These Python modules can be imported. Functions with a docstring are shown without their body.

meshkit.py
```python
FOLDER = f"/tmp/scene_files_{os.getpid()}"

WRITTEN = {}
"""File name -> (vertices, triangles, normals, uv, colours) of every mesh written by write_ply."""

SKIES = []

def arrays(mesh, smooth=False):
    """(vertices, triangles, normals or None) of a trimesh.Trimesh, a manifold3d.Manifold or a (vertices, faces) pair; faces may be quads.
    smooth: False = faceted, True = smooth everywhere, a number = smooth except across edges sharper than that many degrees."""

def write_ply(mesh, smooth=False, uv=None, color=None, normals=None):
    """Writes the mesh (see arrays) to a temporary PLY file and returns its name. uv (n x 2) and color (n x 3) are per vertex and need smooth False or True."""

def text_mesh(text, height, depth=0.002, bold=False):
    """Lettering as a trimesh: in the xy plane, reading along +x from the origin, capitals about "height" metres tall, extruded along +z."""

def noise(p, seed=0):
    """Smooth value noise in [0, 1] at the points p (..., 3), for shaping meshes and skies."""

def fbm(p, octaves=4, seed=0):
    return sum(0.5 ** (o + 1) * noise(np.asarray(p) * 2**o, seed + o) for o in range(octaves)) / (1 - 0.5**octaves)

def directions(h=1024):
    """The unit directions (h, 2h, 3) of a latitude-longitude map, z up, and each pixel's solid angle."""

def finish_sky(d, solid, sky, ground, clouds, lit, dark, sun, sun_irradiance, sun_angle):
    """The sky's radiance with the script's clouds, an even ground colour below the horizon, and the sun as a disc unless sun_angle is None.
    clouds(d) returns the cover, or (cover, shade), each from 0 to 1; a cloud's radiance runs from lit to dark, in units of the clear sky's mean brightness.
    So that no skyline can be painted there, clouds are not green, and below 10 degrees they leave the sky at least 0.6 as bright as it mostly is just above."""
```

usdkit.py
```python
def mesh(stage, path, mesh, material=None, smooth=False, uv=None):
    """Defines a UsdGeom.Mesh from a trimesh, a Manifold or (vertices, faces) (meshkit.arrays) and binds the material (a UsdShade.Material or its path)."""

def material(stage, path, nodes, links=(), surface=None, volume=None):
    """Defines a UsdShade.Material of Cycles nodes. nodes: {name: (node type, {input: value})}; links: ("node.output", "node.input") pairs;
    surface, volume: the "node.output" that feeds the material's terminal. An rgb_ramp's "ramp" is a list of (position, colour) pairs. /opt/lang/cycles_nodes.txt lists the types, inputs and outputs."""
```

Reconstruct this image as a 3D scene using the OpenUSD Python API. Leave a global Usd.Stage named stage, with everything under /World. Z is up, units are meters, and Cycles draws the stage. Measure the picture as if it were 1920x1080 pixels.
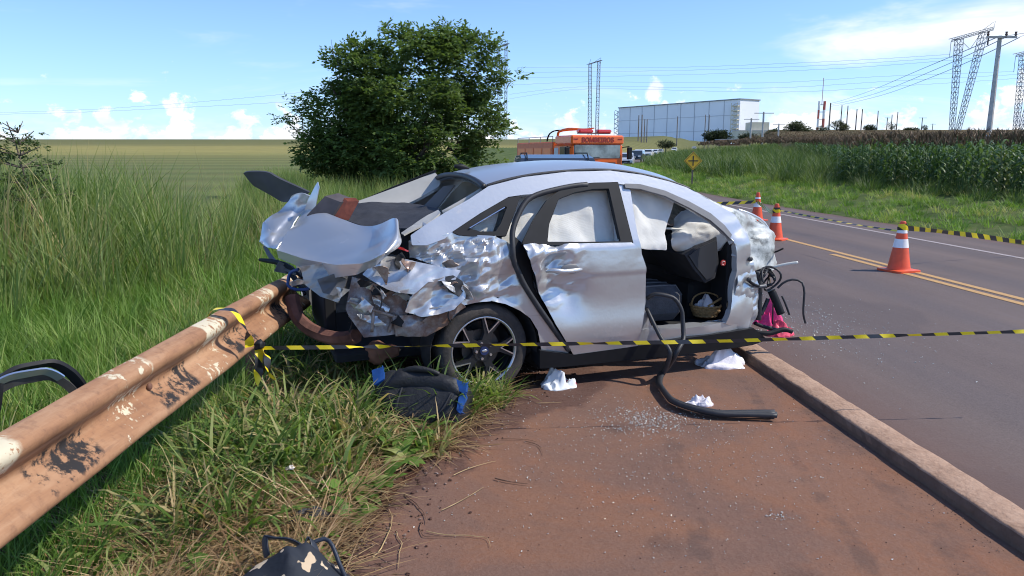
import math, random, numpy as np, trimesh, usdkit, meshkit
from pxr import Usd, UsdGeom, UsdLux, UsdShade, Sdf, Gf, Vt
from shapely.geometry import Polygon, box as sbox, LineString
from shapely.prepared import prep
from shapely import affinity
from scipy.interpolate import RectBivariateSpline, CubicSpline
from meshkit import noise, fbm

stage = Usd.Stage.CreateInMemory()
UsdGeom.SetStageUpAxis(stage, 'Z'); UsdGeom.SetStageMetersPerUnit(stage, 1.0)
World = UsdGeom.Xform.Define(stage, '/World'); UsdGeom.Scope.Define(stage, '/World/Looks')

# ---------------------------------------------------------------- camera, sky, sun, exposure
CAM_H, PITCH = 1.62, math.atan(252 / 1387.0)
cam = UsdGeom.Camera.Define(stage, '/World/camera')
cam.CreateHorizontalApertureAttr(36.0); cam.CreateVerticalApertureAttr(20.25)
cam.CreateFocalLengthAttr(36.0 * 1387 / 1920); cam.CreateClippingRangeAttr(Gf.Vec2f(0.05, 20000))
cam.AddTranslateOp().Set(Gf.Vec3d(0, 0, CAM_H)); cam.AddRotateXOp().Set(90 - math.degrees(PITCH))
cam.CreateExposureAttr(0.64)
SUN = np.array([0.72, -0.06, 0.80]); SUN /= np.linalg.norm(SUN)
sun = UsdLux.DistantLight.Define(stage, '/World/sun')
sun.CreateIntensityAttr(0.80); sun.CreateAngleAttr(0.6); sun.CreateColorAttr(Gf.Vec3f(1.0, 0.95, 0.87)); sun.CreateNormalizeAttr(True)
_el, _az = math.asin(SUN[2]), math.atan2(SUN[0], SUN[1])
sun.AddRotateXYZOp().Set(Gf.Vec3f(90 - math.degrees(_el), 0, -math.degrees(_az) + 180))

class Out(str): pass
class Ref:
    def __init__(s, name): s.name = name
    def __getitem__(s, k): return Out(s.name + '.' + k)
class Graph:
    def __init__(s): s.n, s.l = {}, []
    def __call__(s, kind, **kw):
        name = f'{kind}_{len(s.n)}'; const = {}
        for k, v in kw.items():
            if isinstance(v, Out): s.l.append((str(v), f'{name}.{k}'))
            else: const[k] = v
        s.n[name] = (kind, const); return Ref(name)
    def math(s, op, a, b=0.0, c=None, clamp=False):
        kw = dict(math_type=op, value1=a, value2=b, use_clamp=clamp)
        if c is not None: kw['value3'] = c
        return s('math', **kw)['value']
    def ramp(s, fac, stops): return s('rgb_ramp', fac=fac, ramp=stops)['color']
    def smooth(s, x, a, b): return s('map_range', range_type='smoothstep', value=x, from_min=a, from_max=b, to_min=0.0, to_max=1.0, clamp=True)['result']
    def mix(s, f, a, b, t='mix'): return s('mix', mix_type=t, fac=f, color1=a, color2=b)['color']
    def noise(s, vec, scale, detail=4.0, rough=0.55, dist=0.0): return s('noise_texture', vector=vec, scale=scale, detail=detail, roughness=rough, distortion=dist)
    def pos(s): return s('geometry')['position']
    def scaled(s, vec, sc, loc=(0, 0, 0), rot=(0, 0, 0)): return s('mapping', vector=vec, scale=sc, location=loc, rotation=rot)['vector']
    def bump(s, h, strength, dist): return s('bump', height=h, strength=strength, distance=dist)['normal']
    def done(s, name, surface): return usdkit.material(stage, '/World/Looks/' + name, s.n, s.l, surface=str(surface))

def sky_material():
    g = Graph()
    sk = g('sky_texture', sky_type='single_scattering', sun_disc=False, sun_elevation=_el, sun_rotation=_az, altitude=300.0, air_density=1.0, aerosol_density=0.5, ozone_density=1.2)['color']
    d = g('texture_coordinate')['generated']
    sp = g('separate_xyz', vector=d); x, y, z = sp['x'], sp['y'], sp['z']
    az = g.math('arctan2', x, y); el = g.math('arcsine', z)
    def vec(kx, ky, w=0.0): return g('combine_xyz', x=g.math('multiply', az, kx), y=g.math('multiply', el, ky), z=w)['vector']
    def band(lo0, lo1, hi0, hi1): return g.math('multiply', g.smooth(el, lo0, lo1), g.math('subtract', 1.0, g.smooth(el, hi0, hi1)))
    def window(a0, a1, soft): return g.math('multiply', g.smooth(az, a0 - soft, a0 + soft), g.math('subtract', 1.0, g.smooth(az, a1 - soft, a1 + soft)))
    # heaps of cumulus low over the horizon, all round
    n1 = g.noise(vec(30, 38), 1.0, 6.0, 0.6, 0.2)['fac']
    base = g.noise(vec(15, 4, 4.0), 1.0, 2.0, 0.5)['fac']
    top = g.math('multiply_add', base, 0.125, -0.012)                      # uneven heights
    h = g.math('subtract', top, el)
    cum = g.smooth(g.math('add', g.math('multiply', h, 12.0), g.math('multiply_add', n1, 3.4, -1.72)), 0.0, 0.45)
    cum = g.math('multiply', cum, g.smooth(el, -0.05, 0.015))
    # wide flat clouds on the right, thin veils elsewhere
    n2 = g.noise(vec(5.0, 19, 2.5), 1.0, 7.0, 0.55, 0.5)['fac']
    big = g.math('multiply', window(0.36, 1.5, 0.11), band(0.080, 0.125, 0.150, 0.190))
    big = g.smooth(g.math('add', g.math('multiply', big, 0.62), g.math('multiply_add', n2, 1.5, -0.80)), 0.08, 0.72)
    n3 = g.noise(vec(4.0, 26, 7.0), 1.0, 6.0, 0.6, 0.8)['fac']
    veil = g.math('multiply', g.smooth(n3, 0.50, 0.78), band(0.0, 0.03, 0.075, 0.125))
    veil = g.math('multiply', veil, 0.45)
    wisp = g.math('multiply', g.smooth(g.noise(vec(3.0, 10, 11.0), 1.0, 6.0, 0.62, 1.0)['fac'], 0.58, 0.80), g.smooth(el, 0.12, 0.2))
    wisp = g.math('multiply', wisp, 0.14)
    lowb = g.math('multiply', g.smooth(g.noise(vec(22, 60, 9.0), 1.0, 5.0, 0.55)['fac'], 0.38, 0.66), g.math('subtract', 1.0, g.smooth(el, 0.008, 0.055))); cum = g.math('maximum', cum, g.math('multiply', lowb, 0.62))
    pn = g.noise(vec(70, 80, 5.0), 1.0, 5.0, 0.6)['fac']
    def puff(a0, e0, ra, re): return g.smooth(g.math('subtract', g.math('multiply_add', pn, 1.5, 0.25), g.math('sqrt', g.math('add', g.math('power', g.math('absolute', g.math('divide', g.math('subtract', az, a0), ra)), 2.0), g.math('power', g.math('absolute', g.math('divide', g.math('subtract', el, e0), re)), 2.0)))), 0.0, 0.5)
    cum = g.math('maximum', cum, g.math('maximum', puff(0.184, 0.079, 0.013, 0.018), g.math('maximum', puff(0.583, 0.062, 0.016, 0.014), puff(0.375, 0.038, 0.045, 0.014))))
    cover = g.math('maximum', g.math('maximum', cum, g.math('multiply', big, 0.92)), g.math('maximum', veil, wisp))
    shade = g.noise(vec(14, 40, 3.0), 1.0, 4.0, 0.5)['fac']
    col = g.ramp(shade, [(0.32, (5.0, 5.6, 6.6)), (0.62, (7.6, 7.6, 7.6))])
    haze = g.mix(g.math('multiply', g.math('subtract', 1.0, g.smooth(el, 0.0, 0.30)), 0.22), sk, (3.7, 6.0, 9.2))
    tint = g.mix(1.0, haze, (0.72, 0.885, 1.17), 'multiply')
    c = g.mix(cover, tint, col)
    b = g('background_shader', color=c, strength=0.112)
    return g.done('sky_look', b['background'])
dome = UsdLux.DomeLight.Define(stage, '/World/sky')
dome.GetPrim().SetCustomDataByKey('kind', 'structure')
dome.GetPrim().SetCustomDataByKey('label', 'blue sky with low heaped clouds and a wide cloud at right')
UsdShade.MaterialBindingAPI.Apply(dome.GetPrim()).Bind(sky_material())

# ---------------------------------------------------------------- helpers
_used = {}
def numbered(parent, name):
    k = (str(parent), name); n = _used.get(k, 0); _used[k] = n + 1
    return name if n == 0 else f'{name}_{n:03d}'
def tag(prim, label=None, cat=None, group=None, kind=None):
    prim = prim.GetPrim() if hasattr(prim, 'GetPrim') else prim
    for k, v in (('label', label), ('category', cat), ('group', group), ('kind', kind)):
        if v: prim.SetCustomDataByKey(k, v)
    return prim
def path_of(parent): return '/World' if parent is None else str(parent.GetPath())
def obj(name, mesh, mat, parent=None, smooth=False, uv=None, **tags):
    pp = path_of(parent); path = pp + '/' + numbered(pp, name)
    m = usdkit.mesh(stage, path, mesh, mat, smooth=smooth, uv=uv)
    return tag(m, **tags)
def thing(name, label, cat, loc=(0, 0, 0), rz=0.0, group=None):
    path = '/World/' + numbered('/World', name)
    x = UsdGeom.Xform.Define(stage, path); x.AddTranslateOp().Set(Gf.Vec3d(*map(float, loc))); x.AddRotateZOp().Set(float(rz)); x.AddScaleOp().Set(Gf.Vec3f(1, 1, 1))
    return tag(x, label, cat, group)
def dup(root, label, loc, rz=0.0, scale=1.0, group=None):
    was = root.GetCustomData(); base = root.GetName()
    path = '/World/' + numbered('/World', base)
    x = UsdGeom.Xform.Define(stage, path)
    x.GetPrim().GetReferences().AddInternalReference(root.GetPath()); x.GetPrim().SetInstanceable(True)
    a = x.GetPrim().GetAttribute
    a('xformOp:translate').Set(Gf.Vec3d(*map(float, loc))); a('xformOp:rotateZ').Set(float(rz)); a('xformOp:scale').Set(Gf.Vec3f(*([float(scale)] * 3)))
    return tag(x, label, was['category'], group or was.get('group'))

class MB:
    """collects shapes into one mesh"""
    def __init__(s): s.v, s.f, s.n = [], [], 0
    def add(s, v, f):
        v = np.asarray(v, float); f = np.asarray(f, int)
        if f.shape[1] == 4: f = np.vstack([f[:, [0, 1, 2]], f[:, [0, 2, 3]]])
        s.v.append(v); s.f.append(f + s.n); s.n += len(v); return s
    def tm(s, m): return s.add(m.vertices, m.faces)
    def box(s, c, size, rz=0.0, M=None, bevel=0.0):
        m = trimesh.creation.box(size) if not bevel else rbox(size, bevel)
        if M is not None: m.apply_transform(M)
        if rz: m.apply_transform(trimesh.transformations.rotation_matrix(rz, [0, 0, 1]))
        m.apply_translation(c); return s.tm(m)
    def tube(s, pts, r, n=8, cap=True):
        v, f = tube(pts, r, n, cap); return s.add(v, f)
    def bar(s, a, b, r, n=5): return s.tube([a, b], r, n)
    def get(s): return np.vstack(s.v), np.vstack(s.f)
def rbox(size, r):
    sx, sy, sz = [x / 2 for x in size]; r = min(r, sx * .95, sy * .95, sz * .95)
    pts = [(a * (sx - r * (i != 0)), b * (sy - r * (i != 1)), c * (sz - r * (i != 2))) for i in range(3) for a in (-1, 1) for b in (-1, 1) for c in (-1, 1)]
    return trimesh.convex.convex_hull(np.array(pts))
def tube(pts, r, n=8, cap=True):
    P = np.asarray(pts, float); k = len(P); R = np.atleast_1d(np.asarray(r, float)); R = np.interp(np.linspace(0, 1, k), np.linspace(0, 1, len(R)), R) if len(R) > 1 else np.full(k, R[0])
    T = np.gradient(P, axis=0); T /= np.linalg.norm(T, axis=1, keepdims=True) + 1e-12
    a = np.array([0, 0, 1.0]) if abs(T[0][2]) < .9 else np.array([1.0, 0, 0])
    N = np.zeros((k, 3)); u = np.cross(T[0], a); u /= np.linalg.norm(u)
    for i in range(k):
        u = u - T[i] * (u @ T[i]); u /= np.linalg.norm(u) + 1e-12; N[i] = u
    B = np.cross(T, N); an = np.arange(n) / n * 2 * math.pi
    V = (P[:, None] + R[:, None, None] * (np.cos(an)[None, :, None] * N[:, None] + np.sin(an)[None, :, None] * B[:, None])).reshape(-1, 3)
    i, j = np.meshgrid(np.arange(k - 1), np.arange(n), indexing='ij'); j2 = (j + 1) % n
    q = np.stack([i * n + j, i * n + j2, (i + 1) * n + j2, (i + 1) * n + j], -1).reshape(-1, 4)
    F = np.vstack([q[:, [0, 1, 2]], q[:, [0, 2, 3]]])
    if cap:
        c0, c1 = len(V), len(V) + 1; V = np.vstack([V, P[:1], P[-1:]]); jj = np.arange(n)
        F = np.vstack([F, np.stack([np.full(n, c0), (jj + 1) % n, jj], 1), np.stack([np.full(n, c1), (k - 1) * n + jj, (k - 1) * n + (jj + 1) % n], 1)])
    return V, F
def spline(pts, n, k=3):
    P = np.asarray(pts, float); d = np.r_[0, np.cumsum(np.linalg.norm(np.diff(P, axis=0), axis=1) + 1e-9)]; d /= d[-1]
    t = np.linspace(0, 1, n)
    if k == 1 or len(P) < 3: return np.stack([np.interp(t, d, P[:, i]) for i in range(P.shape[1])], 1)
    from scipy.interpolate import PchipInterpolator
    return np.stack([PchipInterpolator(d, P[:, i])(t) for i in range(P.shape[1])], 1)
def grid_faces(a, b):
    i, j = np.meshgrid(np.arange(a - 1), np.arange(b - 1), indexing='ij'); q = np.stack([i * b + j, (i + 1) * b + j, (i + 1) * b + j + 1, i * b + j + 1], -1).reshape(-1, 4)
    return np.vstack([q[:, [0, 1, 2]], q[:, [0, 2, 3]]])
def vnormals(v, f):
    fn = np.cross(v[f[:, 1]] - v[f[:, 0]], v[f[:, 2]] - v[f[:, 0]]); n = np.zeros_like(v)
    for k in range(3): np.add.at(n, f[:, k], fn)
    return n / (np.linalg.norm(n, axis=1, keepdims=True) + 1e-12)
def solidify(v, f, t, n=None):
    n = vnormals(v, f) if n is None else n; m = len(v)
    e = np.vstack([f[:, [0, 1]], f[:, [1, 2]], f[:, [2, 0]]]); key = np.sort(e, 1)
    _, inv, cnt = np.unique(key, axis=0, return_inverse=True, return_counts=True); be = e[cnt[inv.ravel()] == 1]
    sides = np.vstack([np.stack([be[:, 1], be[:, 0], be[:, 0] + m], 1), np.stack([be[:, 1], be[:, 0] + m, be[:, 1] + m], 1)])
    return np.vstack([v, v - n * t]), np.vstack([f, f[:, ::-1] + m, sides])
def fill(poly, cell):
    """a polygon (shapely) as an even triangulation with interior points"""
    x0, y0, x1, y1 = poly.bounds; nx, ny = max(1, math.ceil((x1 - x0) / cell)), max(1, math.ceil((y1 - y0) / cell)); cx, cy = (x1 - x0) / nx, (y1 - y0) / ny
    P = prep(poly); V, F, n = [], [], 0
    for i in range(nx):
        for j in range(ny):
            b = sbox(x0 + i * cx, y0 + j * cy, x0 + (i + 1) * cx, y0 + (j + 1) * cy)
            if not P.intersects(b): continue
            if P.contains(b):
                V.append(np.array([(x0 + i * cx, y0 + j * cy), (x0 + (i + 1) * cx, y0 + j * cy), (x0 + (i + 1) * cx, y0 + (j + 1) * cy), (x0 + i * cx, y0 + (j + 1) * cy)])); F.append(np.array([[0, 1, 2], [0, 2, 3]]) + n); n += 4; continue
            q = poly.intersection(b)
            for g in getattr(q, 'geoms', [q]):
                if g.geom_type != 'Polygon' or g.area < 1e-9: continue
                v, f = trimesh.creation.triangulate_polygon(g, engine='earcut'); f = np.asarray(f)
                a, bb, c = v[f[:, 0]], v[f[:, 1]], v[f[:, 2]]
                ar = (bb[:, 0] - a[:, 0]) * (c[:, 1] - a[:, 1]) - (bb[:, 1] - a[:, 1]) * (c[:, 0] - a[:, 0]); f[ar < 0] = f[ar < 0][:, ::-1]; f = f[np.abs(ar) > 1e-12]
                V.append(v); F.append(f + n); n += len(v)
    V, F = np.vstack(V), np.vstack(F)
    _, idx, inv = np.unique(np.round(V, 5), axis=0, return_index=True, return_inverse=True); inv = inv.ravel()
    F = inv[F]; F = F[(F[:, 0] != F[:, 1]) & (F[:, 1] != F[:, 2]) & (F[:, 0] != F[:, 2])]
    return V[idx], F
def patch(ctrl, nu, nv, k=3):
    """a smooth surface through a grid of control points (rows x cols x 3)"""
    C = np.asarray(ctrl, float); a, b = C.shape[:2]; U, W = np.linspace(0, 1, nu), np.linspace(0, 1, nv)
    V = np.stack([RectBivariateSpline(np.linspace(0, 1, a), np.linspace(0, 1, b), C[:, :, i], kx=min(k, a - 1), ky=min(k, b - 1))(U, W) for i in range(3)], -1)
    return V.reshape(-1, 3), grid_faces(nu, nv)
from scipy.interpolate import LinearNDInterpolator
_facets = {}
def facet(u, v, seed):
    """flat facets meeting in sharp folds: heights at jittered grid points, straight in between"""
    if seed not in _facets:
        r = np.random.default_rng(seed); N = 26; gx, gy = np.meshgrid(np.arange(N), np.arange(N), indexing='ij'); P = np.stack([gx.ravel(), gy.ravel()], 1) + r.uniform(-.46, .46, (N * N, 2)); _facets[seed] = LinearNDInterpolator(P, np.sign(r.normal(size=N * N)) * r.uniform(.25, 1, N * N))
    t = lambda q: 2 + 22 * np.abs(((q / 22.) % 2) - 1); return _facets[seed](np.stack([t(u), t(v)], -1))
def crease(p, scale, seed=0):
    """sharp folds like bent sheet metal, about -1..1"""
    q = np.asarray(p, float) * scale; u, v = q[:, 0] + .55 * q[:, 1] + 5.3, q[:, 2] + .45 * q[:, 1] - .2 * q[:, 0] + 7.7; w1, w2 = .35 * (fbm(q * .8, 2, seed + 20) - .5), .35 * (fbm(q * .8 + 9, 2, seed + 21) - .5)
    u, v = u * .78 + v * .35, v * 1.15 - u * .30
    return .50 * facet((u + w1) * .62, (v + w2) * .62, seed) + .30 * facet((u + w1) * 1.35 + 3, (v + w2) * 1.35, seed + 1) + .13 * facet(u * 3.1, v * 3.1 + 5, seed + 2) + .45 * (2 * fbm(q * .6, 2, seed + 9) - 1)
def wrinkle(v, f, amp, scale, seed=0, weight=None):
    n = vnormals(v, f); d = crease(v, scale, seed) * amp
    if weight is not None: d = d * weight
    return v + n * d[:, None]
def instancer(name, protos, pos, yaw, scale, index, label, cat=None, tilt=None, kind='stuff', parent=None):
    path = path_of(parent) + '/' + numbered(path_of(parent), name); pi = UsdGeom.PointInstancer.Define(stage, path)
    rel = pi.CreatePrototypesRel()
    for k, (nm, mesh, mat, sm) in enumerate(protos):
        pp = f'{path}/{nm}' if k == 0 else f'{path}/{nm}_{k:03d}'
        usdkit.mesh(stage, pp, mesh, mat, smooth=sm); rel.AddTarget(pp)
    pi.CreatePositionsAttr(Vt.Vec3fArray.FromNumpy(np.asarray(pos, np.float32)))
    yaw = np.asarray(yaw); q = np.zeros((len(yaw), 4)); tx, ty = (np.zeros(len(yaw)), np.zeros(len(yaw))) if tilt is None else tilt
    cz, sz, cx, sx, cy, sy = np.cos(yaw / 2), np.sin(yaw / 2), np.cos(tx / 2), np.sin(tx / 2), np.cos(ty / 2), np.sin(ty / 2)
    # q = qx * qy * qz
    aw, ax, ay, az = cx * cy, sx * cy, cx * sy, sx * sy
    w = aw * cz - az * sz; xx = ax * cz + ay * sz; yy = ay * cz - ax * sz; zz = az * cz + aw * sz
    pi.CreateOrientationsAttr(Vt.QuathArray([Gf.Quath(float(a), float(b), float(c), float(d)) for a, b, c, d in zip(w, xx, yy, zz)]))
    s = np.asarray(scale, np.float32); s = np.repeat(s[:, None], 3, 1) if s.ndim == 1 else s
    pi.CreateScalesAttr(Vt.Vec3fArray.FromNumpy(s)); pi.CreateProtoIndicesAttr(Vt.IntArray.FromNumpy(np.asarray(index, np.int32)))
    return tag(pi, label, cat, kind=kind)

# ---------------------------------------------------------------- looks
def plain(name, color, rough=.5, metal=0., var=0., scale=6., bump=0., bscale=60., bdist=.01, coat=0., color2=None, spec=.5, detail=4., **kw):
    g = Graph(); p = g.pos(); c = tuple(color); inp = dict(roughness=rough, metallic=metal, coat_weight=coat, specular_ior_level=spec, **kw)
    if var or color2:
        f = g.noise(p, scale, detail, .6)['fac']; lo = tuple(x * (1 - var) for x in color); hi = color2 or tuple(min(1, x * (1 + var)) for x in color)
        c = g.ramp(f, [(.32, lo), (.68, hi)])
    inp['base_color'] = c
    if bump: inp['normal'] = g.bump(g.noise(p, bscale, 3., .6)['fac'], bump, bdist)
    return g.done(name, g('principled_bsdf', **inp)['BSDF'])
def leaf_look(name, stops, trans=.35, rough=.55, patchy=.0):
    g = Graph(); r = g('object_info')['random']; isl = g('geometry')['random_per_island']
    f = g.math('fraction', g.math('add', g.math('multiply', r, 7.31), isl))
    if patchy: f = g.math('add', g.math('multiply', f, 1 - patchy), g.math('multiply', g.smooth(g.noise(g.pos(), .55, 3.)['fac'], .3, .7), patchy))
    c = g.ramp(f, stops)
    b = g('principled_bsdf', base_color=c, roughness=rough, specular_ior_level=.3); t = g('translucent_bsdf', color=g.mix(1., c, (1.15, 1.25, .6), 'multiply'))
    return g.done(name, g('mix_closure', fac=trans, closure1=b['BSDF'], closure2=t['BSDF'])['closure'])

# ---------------------------------------------------------------- land and road
def road_c(y):
    y = np.asarray(y, float); q = np.clip(y - 20, 0, 90)
    return 6.33 - .085 * y + .0023 * q * q + np.maximum(y - 110, 0) * .414
def road_z(y): return 3.4 * np.clip((np.asarray(y, float) - 30) / 300, 0, None) ** 1.6
def kerb_x(y): return road_c(y) - 3.98
def sstep(x, a, b): t = np.clip((np.asarray(x, float) - a) / (b - a), 0, 1); return t * t * (3 - 2 * t)
def land(x, y):
    x, y = np.asarray(x, float), np.asarray(y, float)
    A = 8.0 + 2.2 * sstep(x, 0, 110); g = A * np.clip((y - 30) / 310, 0, 1) ** 1.25
    d = x - road_c(y); g = g + .35 * sstep(d, 4.2, 9)
    k = sstep(np.abs(d), 5.5, 24); z = road_z(y) * (1 - k) + g * k
    z = z + .35 * sstep(d, 4.2, 9) * (1 - k)
    z = z - .10 * (d > -3.7) * (d < 3.9) - .012 * ((d >= 3.9) & (d < 4.3))
    return z + .05 * (fbm(np.stack([x * .5, y * .5, 0 * x], -1), 3) - .5) * sstep(np.abs(d + 1), 6.5, 9)
def shoulder_edge(y): return np.interp(y, [-4, 1.5, 2.64, 3.38, 4.33, 4.9, 5.1, 6.5, 10, 60], [-1.0, -.78, -.64, -.57, -.30, -.07, .15, .15, -.05, float(kerb_x(60)) - 1.9])

XS = np.unique(np.round(np.r_[-1600, -1000, -700, -500, -360, -260, -190, -140, -100, -75, -56, -42, -32, -25, np.arange(-20, 34, .7), np.arange(34, 70, 2.5), np.arange(70, 150, 8), np.arange(160, 420, 20), 480, 600, 800, 1100, 1600], 3))
YS = np.unique(np.round(np.r_[-30, -20, np.arange(-12, 40, .8), np.arange(40, 120, 2.5), np.arange(120, 330, 9), np.arange(330, 350, 4), 370, 420, 500, 620, 800, 1100, 1700, 2600], 3))
GX, GY = np.meshgrid(XS, YS, indexing='ij'); GZ = land(GX, GY); LV = np.stack([GX, GY, GZ], -1).reshape(-1, 3); LF = grid_faces(len(XS), len(YS))
fc = LV[LF].mean(1); far_left = ((fc[:, 0] < -7) & (fc[:, 1] > 16) & (fc[:, 0] < road_c(fc[:, 1]) - 12)) | ((fc[:, 1] > 170) & (np.abs(fc[:, 0] - road_c(fc[:, 1])) > 9)) | (fc[:, 1] > 300)
def sub_mesh(v, f):
    u, inv = np.unique(f.ravel(), return_inverse=True); return v[u], inv.reshape(-1, 3)
def look_soil():
    g = Graph(); p = g.pos(); sp = g('separate_xyz', vector=p)
    n = g.noise(p, 2.3, 6., .65)['fac']; n2 = g.noise(p, 30., 5., .7)['fac']
    soil = g.ramp(n, [(.3, (.050, .022, .015)), (.55, (.085, .038, .024)), (.75, (.125, .060, .036))])
    soil = g.mix(g.smooth(n2, .5, .75), soil, (.13, .085, .05))
    grass = g.ramp(g.noise(p, 1.1, 6., .65)['fac'], [(.3, (.040, .062, .016)), (.5, (.075, .105, .028)), (.72, (.125, .135, .050))])
    far = g.math('maximum', g.smooth(sp['y'], 9.0, 16.0), g.smooth(sp['x'], 7.5, 9.2))
    c = g.mix(far, soil, grass)
    return g.done('soil_look', g('principled_bsdf', base_color=c, roughness=.95, specular_ior_level=.15, normal=g.bump(g.noise(p, 22., 6., .7)['fac'], .8, .03))['BSDF'])
def look_field():
    g = Graph(); p = g.pos(); sp = g('separate_xyz', vector=p)
    n = g.noise(g.scaled(p, (.02, .05, .02)), 1., 5., .6)['fac']
    y = g.math('add', sp['y'], g.math('multiply_add', n, 60., -30.))
    c = g.ramp(g.math('divide', y, 360.), [(.04, (0.136, 0.169, 0.056)), (.16, (0.140, 0.165, 0.059)), (.27, (0.183, 0.189, 0.066)), (.36, (0.335, 0.295, 0.097)), (.50, (0.319, 0.279, 0.093)), (.60, (0.183, 0.177, 0.066)), (.9, (0.136, 0.144, 0.056))])
    rows = g('wave_texture', wave_type='bands', bands_direction='y', vector=g.scaled(p, (.004, .050, .0)), scale=.8, distortion=2.2, detail=3., detail_scale=1.2)['fac']
    c = g.mix(g.math('multiply', rows, .45), c, (.070, .078, .034))
    c = g.mix(g.math('multiply', g.smooth(g.noise(p, .35, 6., .7)['fac'], .4, .7), .4), c, (.16, .135, .055))
    return g.done('field_look', g('principled_bsdf', base_color=c, roughness=.95, specular_ior_level=.1, normal=g.bump(g.noise(p, 3., 5., .7)['fac'], .6, .15))['BSDF'])
obj('ground', sub_mesh(LV, LF[~far_left]), look_soil(), smooth=True, label='red earth and grassy ground running out to the horizon', kind='structure')
obj('field', sub_mesh(LV, LF[far_left]), look_field(), smooth=True, label='open farm field with pale and dark bands rising to the left skyline', kind='structure')

def strip(xa, xb, ys, zoff, ncol=2, z=None):
    ys = np.asarray(ys, float); t = np.linspace(0, 1, ncol); X = xa[:, None] * (1 - t) + xb[:, None] * t; Y = np.repeat(ys[:, None], ncol, 1)
    Z = (road_z(ys) if z is None else z)[:, None] + 0 * X + zoff; v = np.stack([X, Y, Z], -1).reshape(-1, 3); f = grid_faces(len(ys), ncol)[:, ::-1]
    return (v, f), np.stack([(X - road_c(ys)[:, None]).ravel(), Y.ravel()], 1)
def look_asphalt():
    g = Graph(); p = g.pos(); uv = g('uvmap', attribute='st')['UV']; s = g('separate_xyz', vector=uv)
    lat = s['x']
    agg = g('voronoi_texture', vector=p, scale=95., feature='f1')['color']; aggv = g('rgb_to_bw', color=agg)['val']
    n = g.noise(g.scaled(uv, (1.3, .12, 1.)), 1., 6., .65)['fac']; n2 = g.noise(p, 7., 5., .7)['fac']
    c = g.ramp(n, [(.30, (.080, .058, .050)), (.52, (.108, .079, .066)), (.72, (.145, .102, .082))])
    c = g.mix(g.math('multiply', n2, .35), c, (.115, .068, .054))
    tr = g.math('absolute', g.math('subtract', g.math('absolute', g.math('add', lat, g.math('multiply', n, .3))), 1.75))
    c = g.mix(g.math('multiply', g.math('subtract', 1., g.smooth(g.math('absolute', g.math('subtract', tr, .8)), .05, .42)), .4), c, (.062, .052, .055))
    c = g.mix(g.math('multiply', aggv, .22), c, (.24, .19, .17))
    st_ = g.noise(g.scaled(p, (6., .5, 1.)), 1., 5., .7)['fac']; c = g.mix(g.math('multiply', g.smooth(st_, .55, .75), .35), c, (.16, .125, .115)); pt = g.smooth(g.noise(g.scaled(p, (.5, .22, 1.), loc=(3., 1., 0.)), 1., 3., .5)['fac'], .56, .60); c = g.mix(g.math('multiply', pt, .30), c, (.058, .046, .046))
    edge = g.math('maximum', g.math('subtract', 1., g.smooth(g.math('add', lat, g.math('multiply_add', n2, .5, -.25)), -3.9, -3.0)), g.smooth(g.math('add', lat, g.math('multiply_add', n2, .5, -.25)), 3.55, 4.0))
    c = g.mix(g.math('multiply', edge, .6), c, (.115, .055, .036))
    return g.done('asphalt_look', g('principled_bsdf', base_color=c, roughness=.78, specular_ior_level=.4, normal=g.bump(aggv, .5, .006))['BSDF'])
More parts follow.
